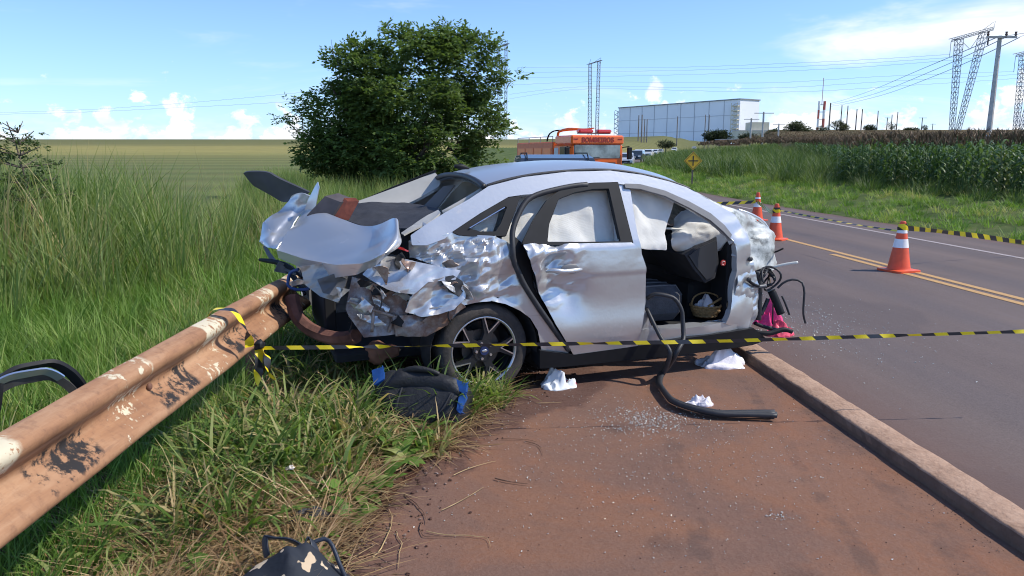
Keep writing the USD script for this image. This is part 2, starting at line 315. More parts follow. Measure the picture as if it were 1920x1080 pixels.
def look_shoulder():
    g = Graph(); p = g.pos(); sp = g('separate_xyz', vector=p)
    n = g.noise(p, .9, 7., .62, .6)['fac']; n2 = g.noise(p, 4.5, 6., .7)['fac']; fine = g.noise(p, 90., 4., .7)['fac']
    c = g.ramp(n, [(.30, (.120, .064, .045)), (.45, (.150, .078, .052)), (.57, (.190, .086, .046)), (.70, (.175, .090, .058))])
    c = g.mix(g.math('multiply', g.smooth(g.noise(p, 1.7, 5., .6)['fac'], .52, .70), .6), c, (.222, .086, .038))
    c = g.mix(g.math('multiply', g.smooth(n2, .5, .75), .30), c, (.095, .058, .044))
    spots = g('voronoi_texture', vector=g.scaled(g('mix_vector', fac=.12, a=p, b=g.noise(p, 3., 3.)['color'])['result'], (1., .8, 1.)), scale=1.25, feature='f1', randomness=1.)['distance']
    c = g.mix(g.math('multiply', g.math('subtract', 1., g.smooth(g.math('add', spots, g.math('multiply', n2, .16)), .10, .22)), .55), c, (.052, .032, .027))
    # damp dark soil spilt along the grass side and under the car
    d = g('separate_xyz', vector=g('uvmap', attribute='st')['UV'])['x']
    wet = g.math('subtract', 1., g.smooth(g.math('add', d, g.math('multiply_add', g.noise(p, 3.2, 5., .6)['fac'], .9, -.45)), .03, .20))
    c = g.mix(g.math('multiply', wet, .9), c, (.066, .029, .021))
    gr = g('rgb_to_bw', color=g('voronoi_texture', vector=p, scale=110., feature='f1')['color'])['val']
    c = g.mix(g.math('multiply', gr, .20), c, (.30, .20, .15))
    c = g.mix(g.math('multiply', g.smooth(fine, .55, .8), .35), c, (.06, .035, .028))
    sk = g('separate_xyz', vector=g.scaled(p, (1., 1., 1.), rot=(0, 0, .10))); skx = g.math('add', sk['x'], g.math('multiply', g.noise(p, 1.2, 3.)['fac'], .25))
    for a_, w_ in ((.62, .07), (1.28, .05), (1.62, .09)): c = g.mix(g.math('multiply', g.math('multiply', g.math('subtract', 1., g.smooth(g.math('absolute', g.math('subtract', skx, a_)), w_ * .5, w_)), g.smooth(n2, .40, .62)), .38), c, (.058, .040, .034))
    h = g.math('add', g.math('multiply', gr, .5), g.math('multiply', g.noise(p, 14., 5., .65)['fac'], 1.2))
    return g.done('shoulder_look', g('principled_bsdf', base_color=c, roughness=.85, specular_ior_level=.3, normal=g.bump(h, .55, .008))['BSDF'])
ry = np.r_[np.arange(-8, 40, 1.0), np.arange(40, 130, 3.), np.arange(130, 420, 10.)]
m, uv = strip(kerb_x(ry) + .1, road_c(ry) + 4.0 + .10 * (noise(np.stack([ry * 1.3, 0 * ry, 0 * ry], -1)) - .5), ry, 0., 12); obj('road', m, look_asphalt(), uv=uv, smooth=True, label='two lane asphalt road curving away to the right', kind='structure')
ey = np.r_[np.arange(-4, 12, .06), np.arange(12, 61, 1.)]; jag = shoulder_edge(ey) + .16 * (fbm(np.stack([ey * 2.1, 0 * ey, 0 * ey], -1), 5) - .5)
m, uv = strip(jag, kerb_x(ey) + .1, ey, .002, 9); uv[:, 0] = (m[0][:, 0] - np.repeat(jag, 9)) - .62 * np.exp(-((uv[:, 1] - 5.0) / .75) ** 2) * (1 - sstep(m[0][:, 0], .35, 1.5)); obj('shoulder', m, look_shoulder(), uv=uv, smooth=True, label='dusty red brown paved shoulder between kerb and grass', kind='structure')
lp = lambda n, c, dirt: plain(n, c, .7, var=.12, scale=30., color2=dirt)
yel, wht = lp('yellow_paint', (.62, .36, .10), (.36, .20, .09)), lp('white_paint', (.52, .47, .44), (.26, .19, .17))
for k, off in enumerate((-.13, .08)):
    yy = ry[ry < 330] if k else np.r_[np.arange(-8, 11.4, .8), 11.4]
    if not k: yy = np.r_[np.arange(-8, 12.5, 1.)]
    m, _ = strip(road_c(yy) + off, road_c(yy) + off + .11, yy, .004); obj('centre_line', m, yel, kind='structure', label=['nearer yellow centre line that stops short by the cone', 'long yellow centre line running the whole road'][k])
m, _ = strip(road_c(ry) + 2.62, road_c(ry) + 2.72, ry, .004); obj('edge_line', m, wht, kind='structure', label='worn white line along the far edge of the road')

# raised kerb, rough and dusty
ky = np.arange(-4, 62, .05); prof = np.array([(-.026, -.06), (-.012, .025), (-.003, .060), (.006, .072), (.06, .076), (.12, .077), (.168, .074), (.182, .064), (.190, .03), (.196, -.06)])
kx = kerb_x(ky); KV = np.stack([kx[:, None] + prof[None, :, 0], np.repeat(ky[:, None], len(prof), 1), np.repeat(prof[None, :, 1], len(ky), 0) + road_z(ky)[:, None]], -1).reshape(-1, 3)
chip = fbm(KV * 9, 4) - .5; KV[:, 0] += chip * .024; KV[:, 2] += (fbm(KV * 9 + 5, 4) - .55) * .014 * (KV[:, 2] > 0)
def look_kerb():
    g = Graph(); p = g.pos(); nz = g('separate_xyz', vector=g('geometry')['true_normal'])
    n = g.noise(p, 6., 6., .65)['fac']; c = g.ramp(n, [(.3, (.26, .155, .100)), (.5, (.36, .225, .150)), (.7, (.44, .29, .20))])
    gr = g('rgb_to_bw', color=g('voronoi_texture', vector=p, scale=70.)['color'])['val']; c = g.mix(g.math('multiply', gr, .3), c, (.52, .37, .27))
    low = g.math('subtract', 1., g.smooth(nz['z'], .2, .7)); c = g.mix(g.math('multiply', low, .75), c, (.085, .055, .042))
    c = g.mix(g.math('multiply', g.smooth(g.noise(p, 45., 4., .7)['fac'], .58, .75), .5), c, (.07, .05, .04))
    return g.done('kerb_look', g('principled_bsdf', base_color=c, roughness=.92, specular_ior_level=.2, normal=g.bump(g.math('add', gr, g.noise(p, 30., 5.)['fac']), .8, .012))['BSDF'])
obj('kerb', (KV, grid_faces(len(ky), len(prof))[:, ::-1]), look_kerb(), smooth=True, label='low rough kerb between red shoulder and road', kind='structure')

# ---------------------------------------------------------------- grass, weeds, corn
def blades(n, h, width, radius, lean, bend, seed, seg=4, flat=0.):
    r = np.random.default_rng(seed); V, F = [], []; t = np.linspace(0, 1, seg + 1)
    for i in range(n):
        a, L = r.uniform(0, 2 * math.pi), r.uniform(*h); d = np.array([math.cos(a), math.sin(a)]); b = d * radius * math.sqrt(r.random()) + r.normal(0, .02, 2)
        a2 = a + r.normal(0, .7); d = np.array([math.cos(a2), math.sin(a2)]); ln, bd = r.uniform(*lean), r.uniform(*bend)
        th = ln + bd * t ** 1.5; dr, dz = np.sin(th), np.cos(th); R = np.r_[0, np.cumsum((dr[1:] + dr[:-1]) / 2) / seg] * L; Z = np.r_[0, np.cumsum((dz[1:] + dz[:-1]) / 2) / seg] * L
        w = width * r.uniform(.6, 1.3) * (1 - t ** 1.8) * (.75 + .5 * t); sd = np.array([-d[1], d[0]]) + d * r.normal(0, .5); sd /= np.linalg.norm(sd); tw = r.normal(0, .5)
        c = np.stack([b[0] + d[0] * R, b[1] + d[1] * R, Z + flat], 1); o = np.stack([sd[0] * w, sd[1] * w, tw * w * .5], 1) * .5
        base = 2 * len(V) * 0 + sum(len(x) for x in V); v = np.vstack([(c - o)[:-1], (c + o)[:-1], c[-1:]]); f = []
        for k in range(seg - 1): f += [[k, seg + k, seg + k + 1], [k, seg + k + 1, k + 1]]
        f.append([seg - 1, 2 * seg - 1, 2 * seg]); V.append(v); F.append(np.array(f) + base)
    return np.vstack(V), np.vstack(F)
GREEN = [(.0, (0.058, 0.111, 0.018)), (.30, (0.117, 0.195, 0.036)), (.52, (0.189, 0.260, 0.058)), (.68, (0.260, 0.286, 0.091)), (.80, (0.416, 0.338, 0.156)), (1., (0.494, 0.364, 0.195))]
FRESH = [(.0, (0.083, 0.158, 0.024)), (.45, (0.158, 0.269, 0.048)), (.72, (0.247, 0.337, 0.083)), (.88, (0.389, 0.374, 0.149)), (1., (0.538, 0.419, 0.209))]
TALL = [(.0, (.085, .135, .030)), (.30, (.155, .225, .055)), (.58, (.225, .285, .085)), (.78, (.30, .315, .125)), (.91, (.42, .34, .17)), (1., (.36, .21, .10))]
STRAW = [(.0, (0.176, 0.094, 0.044)), (.4, (0.330, 0.209, 0.099)), (.75, (0.462, 0.330, 0.176)), (1., (0.220, 0.176, 0.066))]
l_green, l_fresh, l_tall, l_straw = leaf_look('grass_look', GREEN, .4), leaf_look('fresh_grass_look', FRESH, .4, patchy=.35), leaf_look('tall_grass_look', TALL, .45, patchy=.3), leaf_look('straw_look', STRAW, .2)
R = np.random.default_rng(5)
CX, CY, CTH = (-0.1708, 4.7800, 0.34907)
def in_car(x, y):
    dx, dy = x - CX, y - CY; s = dx * math.cos(CTH) + dy * math.sin(CTH); w = -dx * math.sin(CTH) + dy * math.cos(CTH); return s, w
def rail_x(y): return -1.50 - .035 * (np.asarray(y) - 2.)
def scatter(n, x0, x1, y0, y1): return R.uniform(x0, x1, n), R.uniform(y0, y1, n)
def place(name, protos, x, y, s, label, z=None, tiltmag=.08, weights=None):
    n = len(x); idx = R.choice(len(protos), n, p=weights); z = land(x, y) if z is None else z
    return instancer(name, protos, np.stack([x, y, z], 1), R.uniform(0, 6.28, n), s, idx, label, tilt=(R.normal(0, tiltmag, n), R.normal(0, tiltmag, n)))
# foreground: arching broad blades and dead straw on the near side of the rail
P = [('tuft', blades(14, (.16, .44), .018, .05, (.15, .8), (.6, 1.9), 100 + k), l_green, False) for k in range(7)]
x, y = scatter(3600, -1.75, .35, 1.2, 7.0); s, w = in_car(x, y); edge = shoulder_edge(y); cl = fbm(np.stack([x * 2.2, y * 2.2, 0 * x], -1), 3)
ok = (x < edge - .02 - .30 * R.random(len(x)) ** 2 - .22 * (y < 4.1)) & ~((w > .1) & (s > -.6)) & (R.random(len(x)) < np.clip((cl - .34) * 3.0, .10, 1) * np.where(y < 3.6, .72, .95)) & ~((np.abs(x - -.55) < .33) & (np.abs(y - 4.16) < .18)) & ~((np.abs(x + .80) < .24) & (np.abs(y - 2.58) < .24))
x, y = x[ok], y[ok]; sc = R.uniform(.55, 1.2, len(x)) * np.where(y < 2.7, .75, 1.); place('grass', P, x, y, sc, 'green arching grass tufts between the guard rail and the shoulder')
# a few tufts in front of the rear wheel and round the backpack
x = np.r_[R.normal(-.17, .10, 34), R.normal(-.92, .08, 16), R.normal(-.50, .22, 12)]; y = np.r_[R.normal(4.58, .08, 34), R.normal(4.15, .12, 16), R.normal(3.86, .05, 12)]; ok = x < shoulder_edge(y) + .12; x, y = x[ok], y[ok]
place('grass', P, x, y, R.uniform(.45, .95, len(x)), 'grass tufts standing in front of the rear wheel and backpack')
P = [('straw', blades(26, (.10, .34), .007, .16, (1.2, 1.55), (-.1, .35), 150 + k, seg=3, flat=.015), l_straw, False) for k in range(5)]
x, y = scatter(1500, -1.7, .3, 1.3, 6.2); s, w = in_car(x, y); ok = (x < shoulder_edge(y) + .03 - .25 * (y < 3.6)) & (R.random(len(x)) < .72) & ~((w > .1) & (s > -.6)) & (fbm(np.stack([x * 2, y * 2, 0 * x + 3], -1), 3) > .40); x, y = x[ok], y[ok]
place('straw', P, x, y, R.uniform(.6, 1.2, len(x)), 'dead straw and cut grass lying on the verge', tiltmag=.03)
# flat leafy weeds and thatch among the tufts
def rosette(seed):
    r = np.random.default_rng(seed); V, F, n = [], [], 0
    for k in range(r.integers(7, 12)):
        a, L, wd = r.uniform(0, 6.28), r.uniform(.06, .14), r.uniform(.014, .026); t = np.linspace(0, 1, 6); el = r.uniform(.2, .9); d = np.array([math.cos(a), math.sin(a)]); c = np.stack([d[0] * L * t, d[1] * L * t, L * (el * t - .7 * el * t ** 2.4) + .01], 1); w = wd * np.sin(np.pi * np.clip(t * .93 + .05, 0, 1)) ** .8; o = np.stack([-d[1] * w, d[0] * w, 0 * w], 1); V.append(np.vstack([c - o, c + o])); F.append(np.array([[i, 6 + i, 7 + i, i + 1] for i in range(5)]) + n); n += 12
    v, f = np.vstack(V), np.vstack(F); return v, np.vstack([f[:, [0, 1, 2]], f[:, [0, 2, 3]]])
P = [('weed', rosette(500 + k), l_fresh, False) for k in range(4)]
x, y = scatter(520, -1.7, .1, 1.3, 6.0); s, w = in_car(x, y); ok = (x < shoulder_edge(y) - .05) & ~((w > 0) & (s > -.6)); x, y = x[ok], y[ok]; place('broadleaf_weeds', P, x, y, R.uniform(.6, 1.5, len(x)), 'small broad leaved weeds among the foreground grass', tiltmag=.2)
P = [('straw', blades(30, (.12, .36), .006, .20, (1.1, 1.5), (-.2, .4), 550 + k, seg=3, flat=.02), l_straw, False) for k in range(4)]
x, y = scatter(1500, -1.7, .2, 1.2, 5.6); s, w = in_car(x, y); ok = (x < shoulder_edge(y) - .12) & ~((w > .1) & (s > -.6)) & (fbm(np.stack([x * 1.6, y * 1.6, 0 * x + 8], -1), 3) > .46); x, y = x[ok], y[ok]; place('thatch', P, x, y, R.uniform(.6, 1.2, len(x)), 'brown dead thatch lying between the green tufts', tiltmag=.12)
# behind the rail: lush knee-high grass
P = [('tuft', blades(30, (.22, .55), .010, .09, (.05, .45), (.3, 1.2), 200 + k), l_fresh, False) for k in range(6)]
x, y = scatter(5200, -8.5, -1.35, 1.2, 10.5); ok = (x < rail_x(y) - .14); s, w = in_car(x, y); ok &= ~((w > -.1) & (s > -1.0) & (w < 1.7)); ok &= (x > -.75 * y - 1.2); x, y = x[ok], y[ok]
place('grass', P, x, y, R.uniform(.5, 1.05, len(x)) * np.interp(y, [1, 6, 10], [.75, 1., 1.2]), 'lush green knee high grass behind the guard rail')
# tall cane grass, a thick uneven stand
P = [('clump', blades(34, (.7, 1.65), .019, .20, (.02, .30), (.1, 1.0), 300 + k, seg=5), l_tall, False) for k in range(6)]
x, y = scatter(1500, -15, -1.9, 6.2, 17); n = fbm(np.stack([x * .35, y * .35, 0 * x], -1), 3); s, w = in_car(x, y)
ok = (x > -.78 * y - 1.5) & (x < -.16 * y - 1.05) & ~((w > -.4) & (s > -1.7)) & (R.random(len(x)) < np.clip((n - .28) * 4, .1, 1)); gap = np.exp(-(((x / y) + .405) / .055) ** 2); ok &= R.random(len(x)) > gap * .75; x, y, gap = x[ok], y[ok], gap[ok]
sc = R.uniform(.62, 1.0, len(x)) * (1 - .33 * gap) * np.interp(y, [6, 8, 16], [.85, 1.25, 1.12]); place('tall_grass', P, x, y, sc, 'tall pale cane grass standing on the left verge')
x, y = scatter(1700, -13, .3, 8.6, 42); d = x - kerb_x(y); s, w = in_car(x, y); ok = (d < -2.2 + .0 * y) & (x > -.33 * y - 1.0) & ~((w < 2.2) & (s > -1.6) & (s < 3.2)) & (d > -13); x, y = x[ok], y[ok]
place('tall_grass', P, x, y, R.uniform(.45, .78, len(x)), 'tall grass along the left verge towards the big tree')
# dry stems rising over the stand
P = [('stem', blades(4, (1.3, 2.1), .006, .25, (.0, .2), (.05, .5), 350 + k, seg=4), l_straw, False) for k in range(3)]
x, y = scatter(70, -12, -2.5, 7, 14); ok = (x > -.72 * y) & (x < -.2 * y - 1); x, y = x[ok], y[ok]; place('dry_stems', P, x, y, R.uniform(.7, .95, len(x)), 'thin dry stalks rising above the tall grass on the left')
# right hand verge
P = [('tuft', blades(26, (.10, .30), .014, .14, (.1, .7), (.3, 1.2), 400 + k, seg=3), l_fresh, False) for k in range(4)]
x, y = scatter(15000, 4, 34, 6, 88); d = x - road_c(y); ok = (d > 4.0) & (d < 10.5) & (x < .78 * y + 3); x, y = x[ok], y[ok]; place('verge_grass', P, x, y, R.uniform(.6, 1.3, len(x)) * np.interp(y, [6, 80], [.9, 1.6]), 'short bright green grass along the right edge of the road')
WEED = [(.0, (0.043, 0.080, 0.020)), (.45, (0.084, 0.133, 0.038)), (.8, (0.152, 0.203, 0.061)), (1., (0.232, 0.239, 0.102))]
l_weed = leaf_look('weed_look', WEED, .35, patchy=.45)
P = [('weed', blades(46, (.5, 1.35), .030, .42, (.0, .6), (.2, 1.3), 450 + k, seg=4), l_weed, False) for k in range(5)]
x, y = scatter(6500, 8, 58, 15, 122); d = x - road_c(y); lo = np.interp(y, [15, 30, 60, 120], [8.2, 7.6, 7.0, 6.0]); hi = np.interp(y, [15, 27, 36, 55, 120], [9.6, 10.4, 14., 24., 27.]); ok = (d > lo) & (d < hi) & (x < .76 * y + 2)
x, y = x[ok], y[ok]; ht = np.interp(y, [15, 28, 40, 120], [.5, .65, 1.05, 1.25]) * (.7 + .7 * fbm(np.stack([x * .25, y * .25, 0 * x], -1), 2)); place('roadside_weeds', P, x, y, ht * R.uniform(.75, 1.1, len(x)), 'bushy roadside weeds on the bank below the cornfield')
def corn_plant(seed):
    r = np.random.default_rng(seed); m = MB(); H = r.uniform(1.55, 1.8); m.tube([(0, 0, 0), (r.normal(0, .02), r.normal(0, .02), H * .6), (r.normal(0, .04), r.normal(0, .04), H)], [.014, .012, .006], 5)
    a0 = r.uniform(0, 6.28)
    for k in range(11):
        z = .18 + k * (H - .35) / 11; a = a0 + (k % 2) * math.pi + r.normal(0, .35); L = r.uniform(.55, .85) * (1 - .3 * abs(k - 5) / 6); t = np.linspace(0, 1, 6); th = .5 + 1.9 * t ** 1.2 * r.uniform(.7, 1.1)
        Rr = np.r_[0, np.cumsum(np.sin(th[1:]))] * L / 5; Z = z + np.r_[0, np.cumsum(np.cos(th[1:]))] * L / 5; d = np.array([math.cos(a), math.sin(a)]); sd = np.array([-d[1], d[0]]); w = .036 * np.sin(np.pi * np.clip(t * .9 + .1, 0, 1)) ** .7
        c = np.stack([d[0] * Rr, d[1] * Rr, Z], 1); o = np.stack([sd[0] * w, sd[1] * w, 0 * w], 1); v = np.vstack([c - o, c + o]); f = np.array([[i, 6 + i, 7 + i, i + 1] for i in range(5)]); m.add(v, f)
    return m.get(), H
def tassel(seed):
    r = np.random.default_rng(seed); m = MB()
    for k in range(8):
        a, ln = r.uniform(0, 6.28), r.uniform(.1, .7) * (k > 0); L = r.uniform(.18, .30); m.tube([(0, 0, 1.6), (math.cos(a) * ln * L * .5, math.sin(a) * ln * L * .5, 1.6 + L * .7), (math.cos(a) * ln * L, math.sin(a) * ln * L, 1.6 + L)], [.012, .011, .006], 3, False)
    return m.get()
CORN = [(.0, (0.038, 0.079, 0.024)), (.5, (0.079, 0.141, 0.045)), (.85, (0.135, 0.204, 0.072)), (1., (0.241, 0.224, 0.095))]
l_corn = leaf_look('corn_look', CORN, .3, .5, patchy=.25); l_tas = leaf_look('tassel_look', [(.0, (.13, .080, .040)), (1., (.24, .155, .085))], .15)
cf = tag(UsdGeom.Xform.Define(stage, '/World/cornfield'), 'tall green cornfield with brown tassels covering the right hand slope', kind='stuff')
x, y = [], []
for row in np.arange(0, 46, .62):
    yy = np.arange(12, 92, .30); yy = yy + R.normal(0, .05, len(yy)); xx = road_c(np.minimum(yy, 34)) + np.maximum(yy - 34, 0) * .30 + 9.8 + row + np.interp(yy, [30, 40], [0, 3.2]); k = (xx < .74 * yy + 3) & (R.random(len(xx)) < (1. if row < 4 else .62)); x.append(xx[k]); y.append(yy[k])
x, y = np.hstack(x), np.hstack(y); ok = (x - road_c(y) > 9.5) & (R.random(len(x)) < np.interp(y, [12, 40, 92], [1, .9, .55])); x, y = x[ok], y[ok]; sc = R.uniform(.9, 1.12, len(x)) * (1 + .12 * (fbm(np.stack([x * .1, y * .1, 0 * x], -1), 2) - .5)); yaw = R.uniform(0, 6.28, len(x)); idx = R.integers(0, 5, len(x)); pos = np.stack([x, y, land(x, y)], 1)
instancer('plants', [('plant', corn_plant(k)[0], l_corn, False) for k in range(5)], pos, yaw, sc, idx, None, parent=cf)
instancer('tassels', [('tassel', tassel(k), l_tas, False) for k in range(5)], pos, yaw, sc, idx, None, parent=cf)
ax = np.r_[np.arange(28, 60, 2.), np.arange(60, 200, 6.), np.arange(200, 700, 30.)]; ay = np.r_[np.arange(62, 120, 2.), np.arange(120, 352, 5.)]; AX, AY = np.meshgrid(ax, ay, indexing='ij'); AX = AX + road_c(AY) - 6 ; AZ = land(AX, AY) + 1.35 + .5 * fbm(np.stack([AX * .35, AY * .35, 0 * AX], -1), 3)
def look_canopy():
    g = Graph(); p = g.pos(); n = g.noise(g.scaled(p, (.25, .10, .25)), 1., 6., .7)['fac']; q = g.noise(p, 2.2, 4., .7)['fac']
    c = g.ramp(n, [(.32, (.055, .068, .026)), (.48, (.115, .085, .042)), (.62, (.155, .105, .055)), (.75, (.085, .092, .034))]); c = g.mix(g.math('multiply', g.smooth(q, .45, .65), .55), c, (.045, .058, .022))
    return g.done('canopy_look', g('principled_bsdf', base_color=c, roughness=.95, specular_ior_level=.1, normal=g.bump(q, .9, .3))['BSDF'])
_e = np.minimum(np.minimum(np.arange(len(ax))[:, None], np.arange(len(ay))[None, :]), len(ax) - 1 - np.arange(len(ax))[:, None]); AZ = np.where(_e == 0, land(AX, AY) - .1, AZ)
obj('canopy', (np.stack([AX, AY, AZ], -1).reshape(-1, 3), grid_faces(len(ax), len(ay))), look_canopy(), cf, smooth=True, kind='stuff')
n = 9000; yy = 62 + 200 * R.random(n) ** 1.6; xx = road_c(yy) + 12 + R.random(n) * (.75 * yy - road_c(yy) - 6).clip(5, 400); instancer('tassels', [('tassel', tassel(k), l_tas, False) for k in range(3)], np.stack([xx, yy, land(xx, yy) + .15], 1), R.uniform(0, 6.28, n), R.uniform(.95, 1.1, n), R.integers(0, 3, n), None, parent=cf)

# ---------------------------------------------------------------- trees and bushes
LEAF = [(.0, (0.075, 0.115, 0.036)), (.4, (0.134, 0.193, 0.053)), (.75, (0.210, 0.261, 0.075)), (.92, (0.321, 0.306, 0.085)), (1., (0.495, 0.276, 0.075))]
l_leaf = leaf_look('tree_leaf_look', LEAF, .42, .68, patchy=.35); bark = plain('bark_look', (.10, .075, .055), .9, var=.4, scale=9., bump=.6, bscale=25.)
def leaf_cloud(blobs, n, size, seed, droop=.35, jit=1.):
    """leaflets on drooping sprays spread through the blobs (cx,cy,cz,rx,ry,rz)"""
    r = np.random.default_rng(seed); B = np.array(blobs, float); vol = B[:, 3] * B[:, 4] * B[:, 5]; k = r.choice(len(B), n, p=vol / vol.sum())
    u = r.normal(size=(n, 3)); u /= np.linalg.norm(u, axis=1, keepdims=True); rad = r.random(n) ** .30; c = B[k, :3] + u * rad[:, None] * B[k, 3:6]
    keep = fbm(c * 1.15 / jit + seed, 3, seed) > .47; c, u = c[keep], u[keep]; n = len(c)
    m = 7; L = size * r.uniform(.7, 1.3, n)
    ax = u + r.normal(0, .6, (n, 3)); ax[:, 2] = ax[:, 2] * .5 - droop * r.random(n); ax /= np.linalg.norm(ax, axis=1, keepdims=True)
    side = np.cross(ax, [0, 0, 1.]) + r.normal(0, .15, (n, 3)); side /= np.linalg.norm(side, axis=1, keepdims=True); V, F, base = [], [], 0
    for j in range(m):
        t = (j // 2 + 1) / 4; sg = 1 if j % 2 else -1
        d = side * sg * .8 + ax * .45 if j < m - 1 else ax
        p0 = c + ax * (t * L)[:, None]; d = d + r.normal(0, .25, (n, 3)); d /= np.linalg.norm(d, axis=1, keepdims=True); ll = (L * .55)[:, None]; wv = np.cross(d, r.normal(0, .5, (n, 3)) + [0, 0, 1.]); wv /= np.linalg.norm(wv, axis=1, keepdims=True); w = wv * ll * .27
        V.append(np.stack([p0, p0 + d * ll * .5 + w, p0 + d * ll, p0 + d * ll * .5 - w], 1).reshape(-1, 3)); q = np.arange(n)[:, None] * 4 + np.array([[0, 1, 2, 3]]) + base; F.append(np.vstack([q[:, [0, 1, 2]], q[:, [0, 2, 3]]])); base += 4 * n
    return np.vstack(V), np.vstack(F)
def limbs(m, base, tips, r0, seed, fork=.35):
    r = np.random.default_rng(seed)
    for t in tips:
        t = np.asarray(t, float); mid = base + (t - base) * .5 + np.array([r.normal(0, .15), r.normal(0, .15), abs(r.normal(0, .2))]) * np.linalg.norm(t - base) * .25
        P = spline([base, mid, t], 9); m.tube(P, np.linspace(r0, r0 * .2, 9), 7)
        for _ in range(3):
            q = P[r.integers(3, 8)]; e = q + (t - base) * fork * r.uniform(.5, 1) + r.normal(0, .4, 3) * np.linalg.norm(t - base) * .25; m.tube(spline([q, (q + e) / 2 + r.normal(0, .08, 3), e], 5), np.linspace(r0 * .3, r0 * .06, 5), 5)
TREE_Y, Q = 28.0, 28.0 / 1387 * 1.0
def tb(u, v, ru, rv, depth=1.0, dy=0.): return (u - 750) * Q, dy, (332 - v) * Q, ru * Q, max(ru, rv) * Q * depth, rv * Q
blobs = [tb(770, 150, 120, 100), tb(870, 110, 72, 66), tb(905, 75, 38, 30), tb(850, 55, 34, 26), tb(800, 70, 60, 44), tb(738, 62, 42, 34), tb(690, 115, 66, 60), tb(655, 95, 30, 22), tb(640, 180, 60, 58), tb(622, 245, 60, 55), tb(690, 250, 90, 75), tb(780, 245, 130, 85, .9), tb(880, 200, 62, 60), tb(925, 222, 36, 34), tb(900, 270, 52, 48), tb(700, 286, 62, 32), tb(820, 296, 70, 32), tb(595, 262, 34, 18), tb(957, 120, 22, 11), tb(940, 262, 20, 14), tb(660, 60, 12, 9), tb(834, 36, 14, 11), tb(628, 85, 16, 9)]
tree = thing('roadside_tree', 'large dark green bushy tree beside the road behind the wrecked car', 'tree', (-4.21, TREE_Y, .12))
m = MB()
for a in range(5): limbs(m, np.array([.25 * math.cos(a * 1.3), .25 * math.sin(a * 1.3), -.1]), [(tb(u, v, 1, 1)[0], (a % 3 - 1) * .9, tb(u, v, 1, 1)[2]) for u, v in ((640 + a * 62, 140 + 12 * (a % 2)), (620 + 70 * a, 220))], .10, 60 + a)
m.tube(spline([(-1.0, 0, .2), tb(610, 268, 1, 1)[:3], tb(575, 230, 1, 1)[:3], tb(540, 190, 1, 1)[:3]], 12), np.linspace(.07, .012, 12), 6); m.tube(spline([tb(575, 230, 1, 1)[:3], tb(575, 195, 1, 1)[:3], tb(560, 165, 1, 1)[:3]], 6), np.linspace(.03, .008, 6), 5); m.tube(spline([tb(590, 245, 1, 1)[:3], tb(600, 200, 1, 1)[:3], tb(592, 170, 1, 1)[:3]], 6), np.linspace(.03, .008, 6), 5)
obj('trunk', m.get(), bark, tree, smooth=True)
cv, cf_ = leaf_cloud(blobs, 24000, .27, 71); sv, sf = leaf_cloud([tb(560, 185, 30, 26), tb(590, 175, 24, 24), tb(535, 190, 18, 14), tb(575, 210, 26, 18)], 190, .22, 72)
obj('crown', (np.vstack([cv, sv]), np.vstack([cf_, sf + len(cv)])), l_leaf, tree)
l_far = leaf_look('far_leaf_look', [(.0, (.028, .042, .018)), (.6, (.050, .066, .028)), (1., (.085, .092, .036))], .2, .6, patchy=.3)
def bush(name, label, u, v0, v1, w, y, seed, n=1500, x=None, dead=0.):
    X = (u - 960) / 1387 * y; zt = 1.62 + (288 - v0) / 1387 * y; zb = 1.62 + (288 - v1) / 1387 * y; W = w / 1387 * y; Hh = zt - zb; z0 = min(zb, float(land(X, y)))
    t = thing(name, label, 'tree', (X, y, z0), 0); r = np.random.default_rng(seed); b = zb - z0; m = MB(); m.tube([(0, 0, -.3), (r.normal(0, .05) * W, 0, b + Hh * .4), (0, 0, b + Hh * .7)], [W * .035, W * .03, W * .012], 6)
    for k in range(4): a = r.uniform(0, 6.28); m.bar((0, 0, b + Hh * .25), (math.cos(a) * W * .3, math.sin(a) * W * .3, b + Hh * r.uniform(.5, .8)), W * .012)
    obj('trunk', m.get(), bark, t)
    bl = [(0, 0, b + Hh * .55, W * .34, W * .34, Hh * .38)] + [(r.uniform(-.36, .36) * W, r.uniform(-.2, .2) * W, b + Hh * r.uniform(.3, .72), W * r.uniform(.13, .24), W * .2, Hh * r.uniform(.16, .28)) for _ in range(8)]
    obj('crown', leaf_cloud(bl, n, max(.35, W * .07), seed, .2, W * .3), l_far, t)
bush('bush', 'round olive bush beside the far end of the road', 1243, 262, 281, 34, 210, 1)
bush('bush', 'dark spreading bush left of the low brick building', 1342, 246, 273, 64, 215, 2, 2200)
bush('bush', 'small dark bush between two poles near the factory', 1396, 250, 270, 44, 235, 11)
bush('field_tree', 'tallest dark tree on the skyline right of the factory', 1484, 229, 262, 52, 280, 3, 2200)
bush('bush', 'wide dark hedge below the tallest skyline tree', 1455, 243, 264, 60, 270, 4, 1800)
bush('field_tree', 'rounded dark tree on the skyline right of the tall mast', 1557, 228, 252, 42, 300, 5)
bush('bush', 'low flat dark bush on the skyline beyond the rounded tree', 1617, 236, 250, 32, 310, 6)
bush('field_tree', 'thin see-through tree on the skyline among the poles', 1657, 230, 248, 24, 315, 7, 420)
bush('bush', 'long low hedge on the corn skyline', 1692, 241, 248, 34, 318, 8, 900)
bush('bush', 'tiny dark bush at the right end of the skyline hedge', 1716, 236, 248, 12, 318, 9, 500)
bush('bush', 'scrubby bush at the foot of the tall mast', 1528, 238, 254, 34, 290, 10, 900)
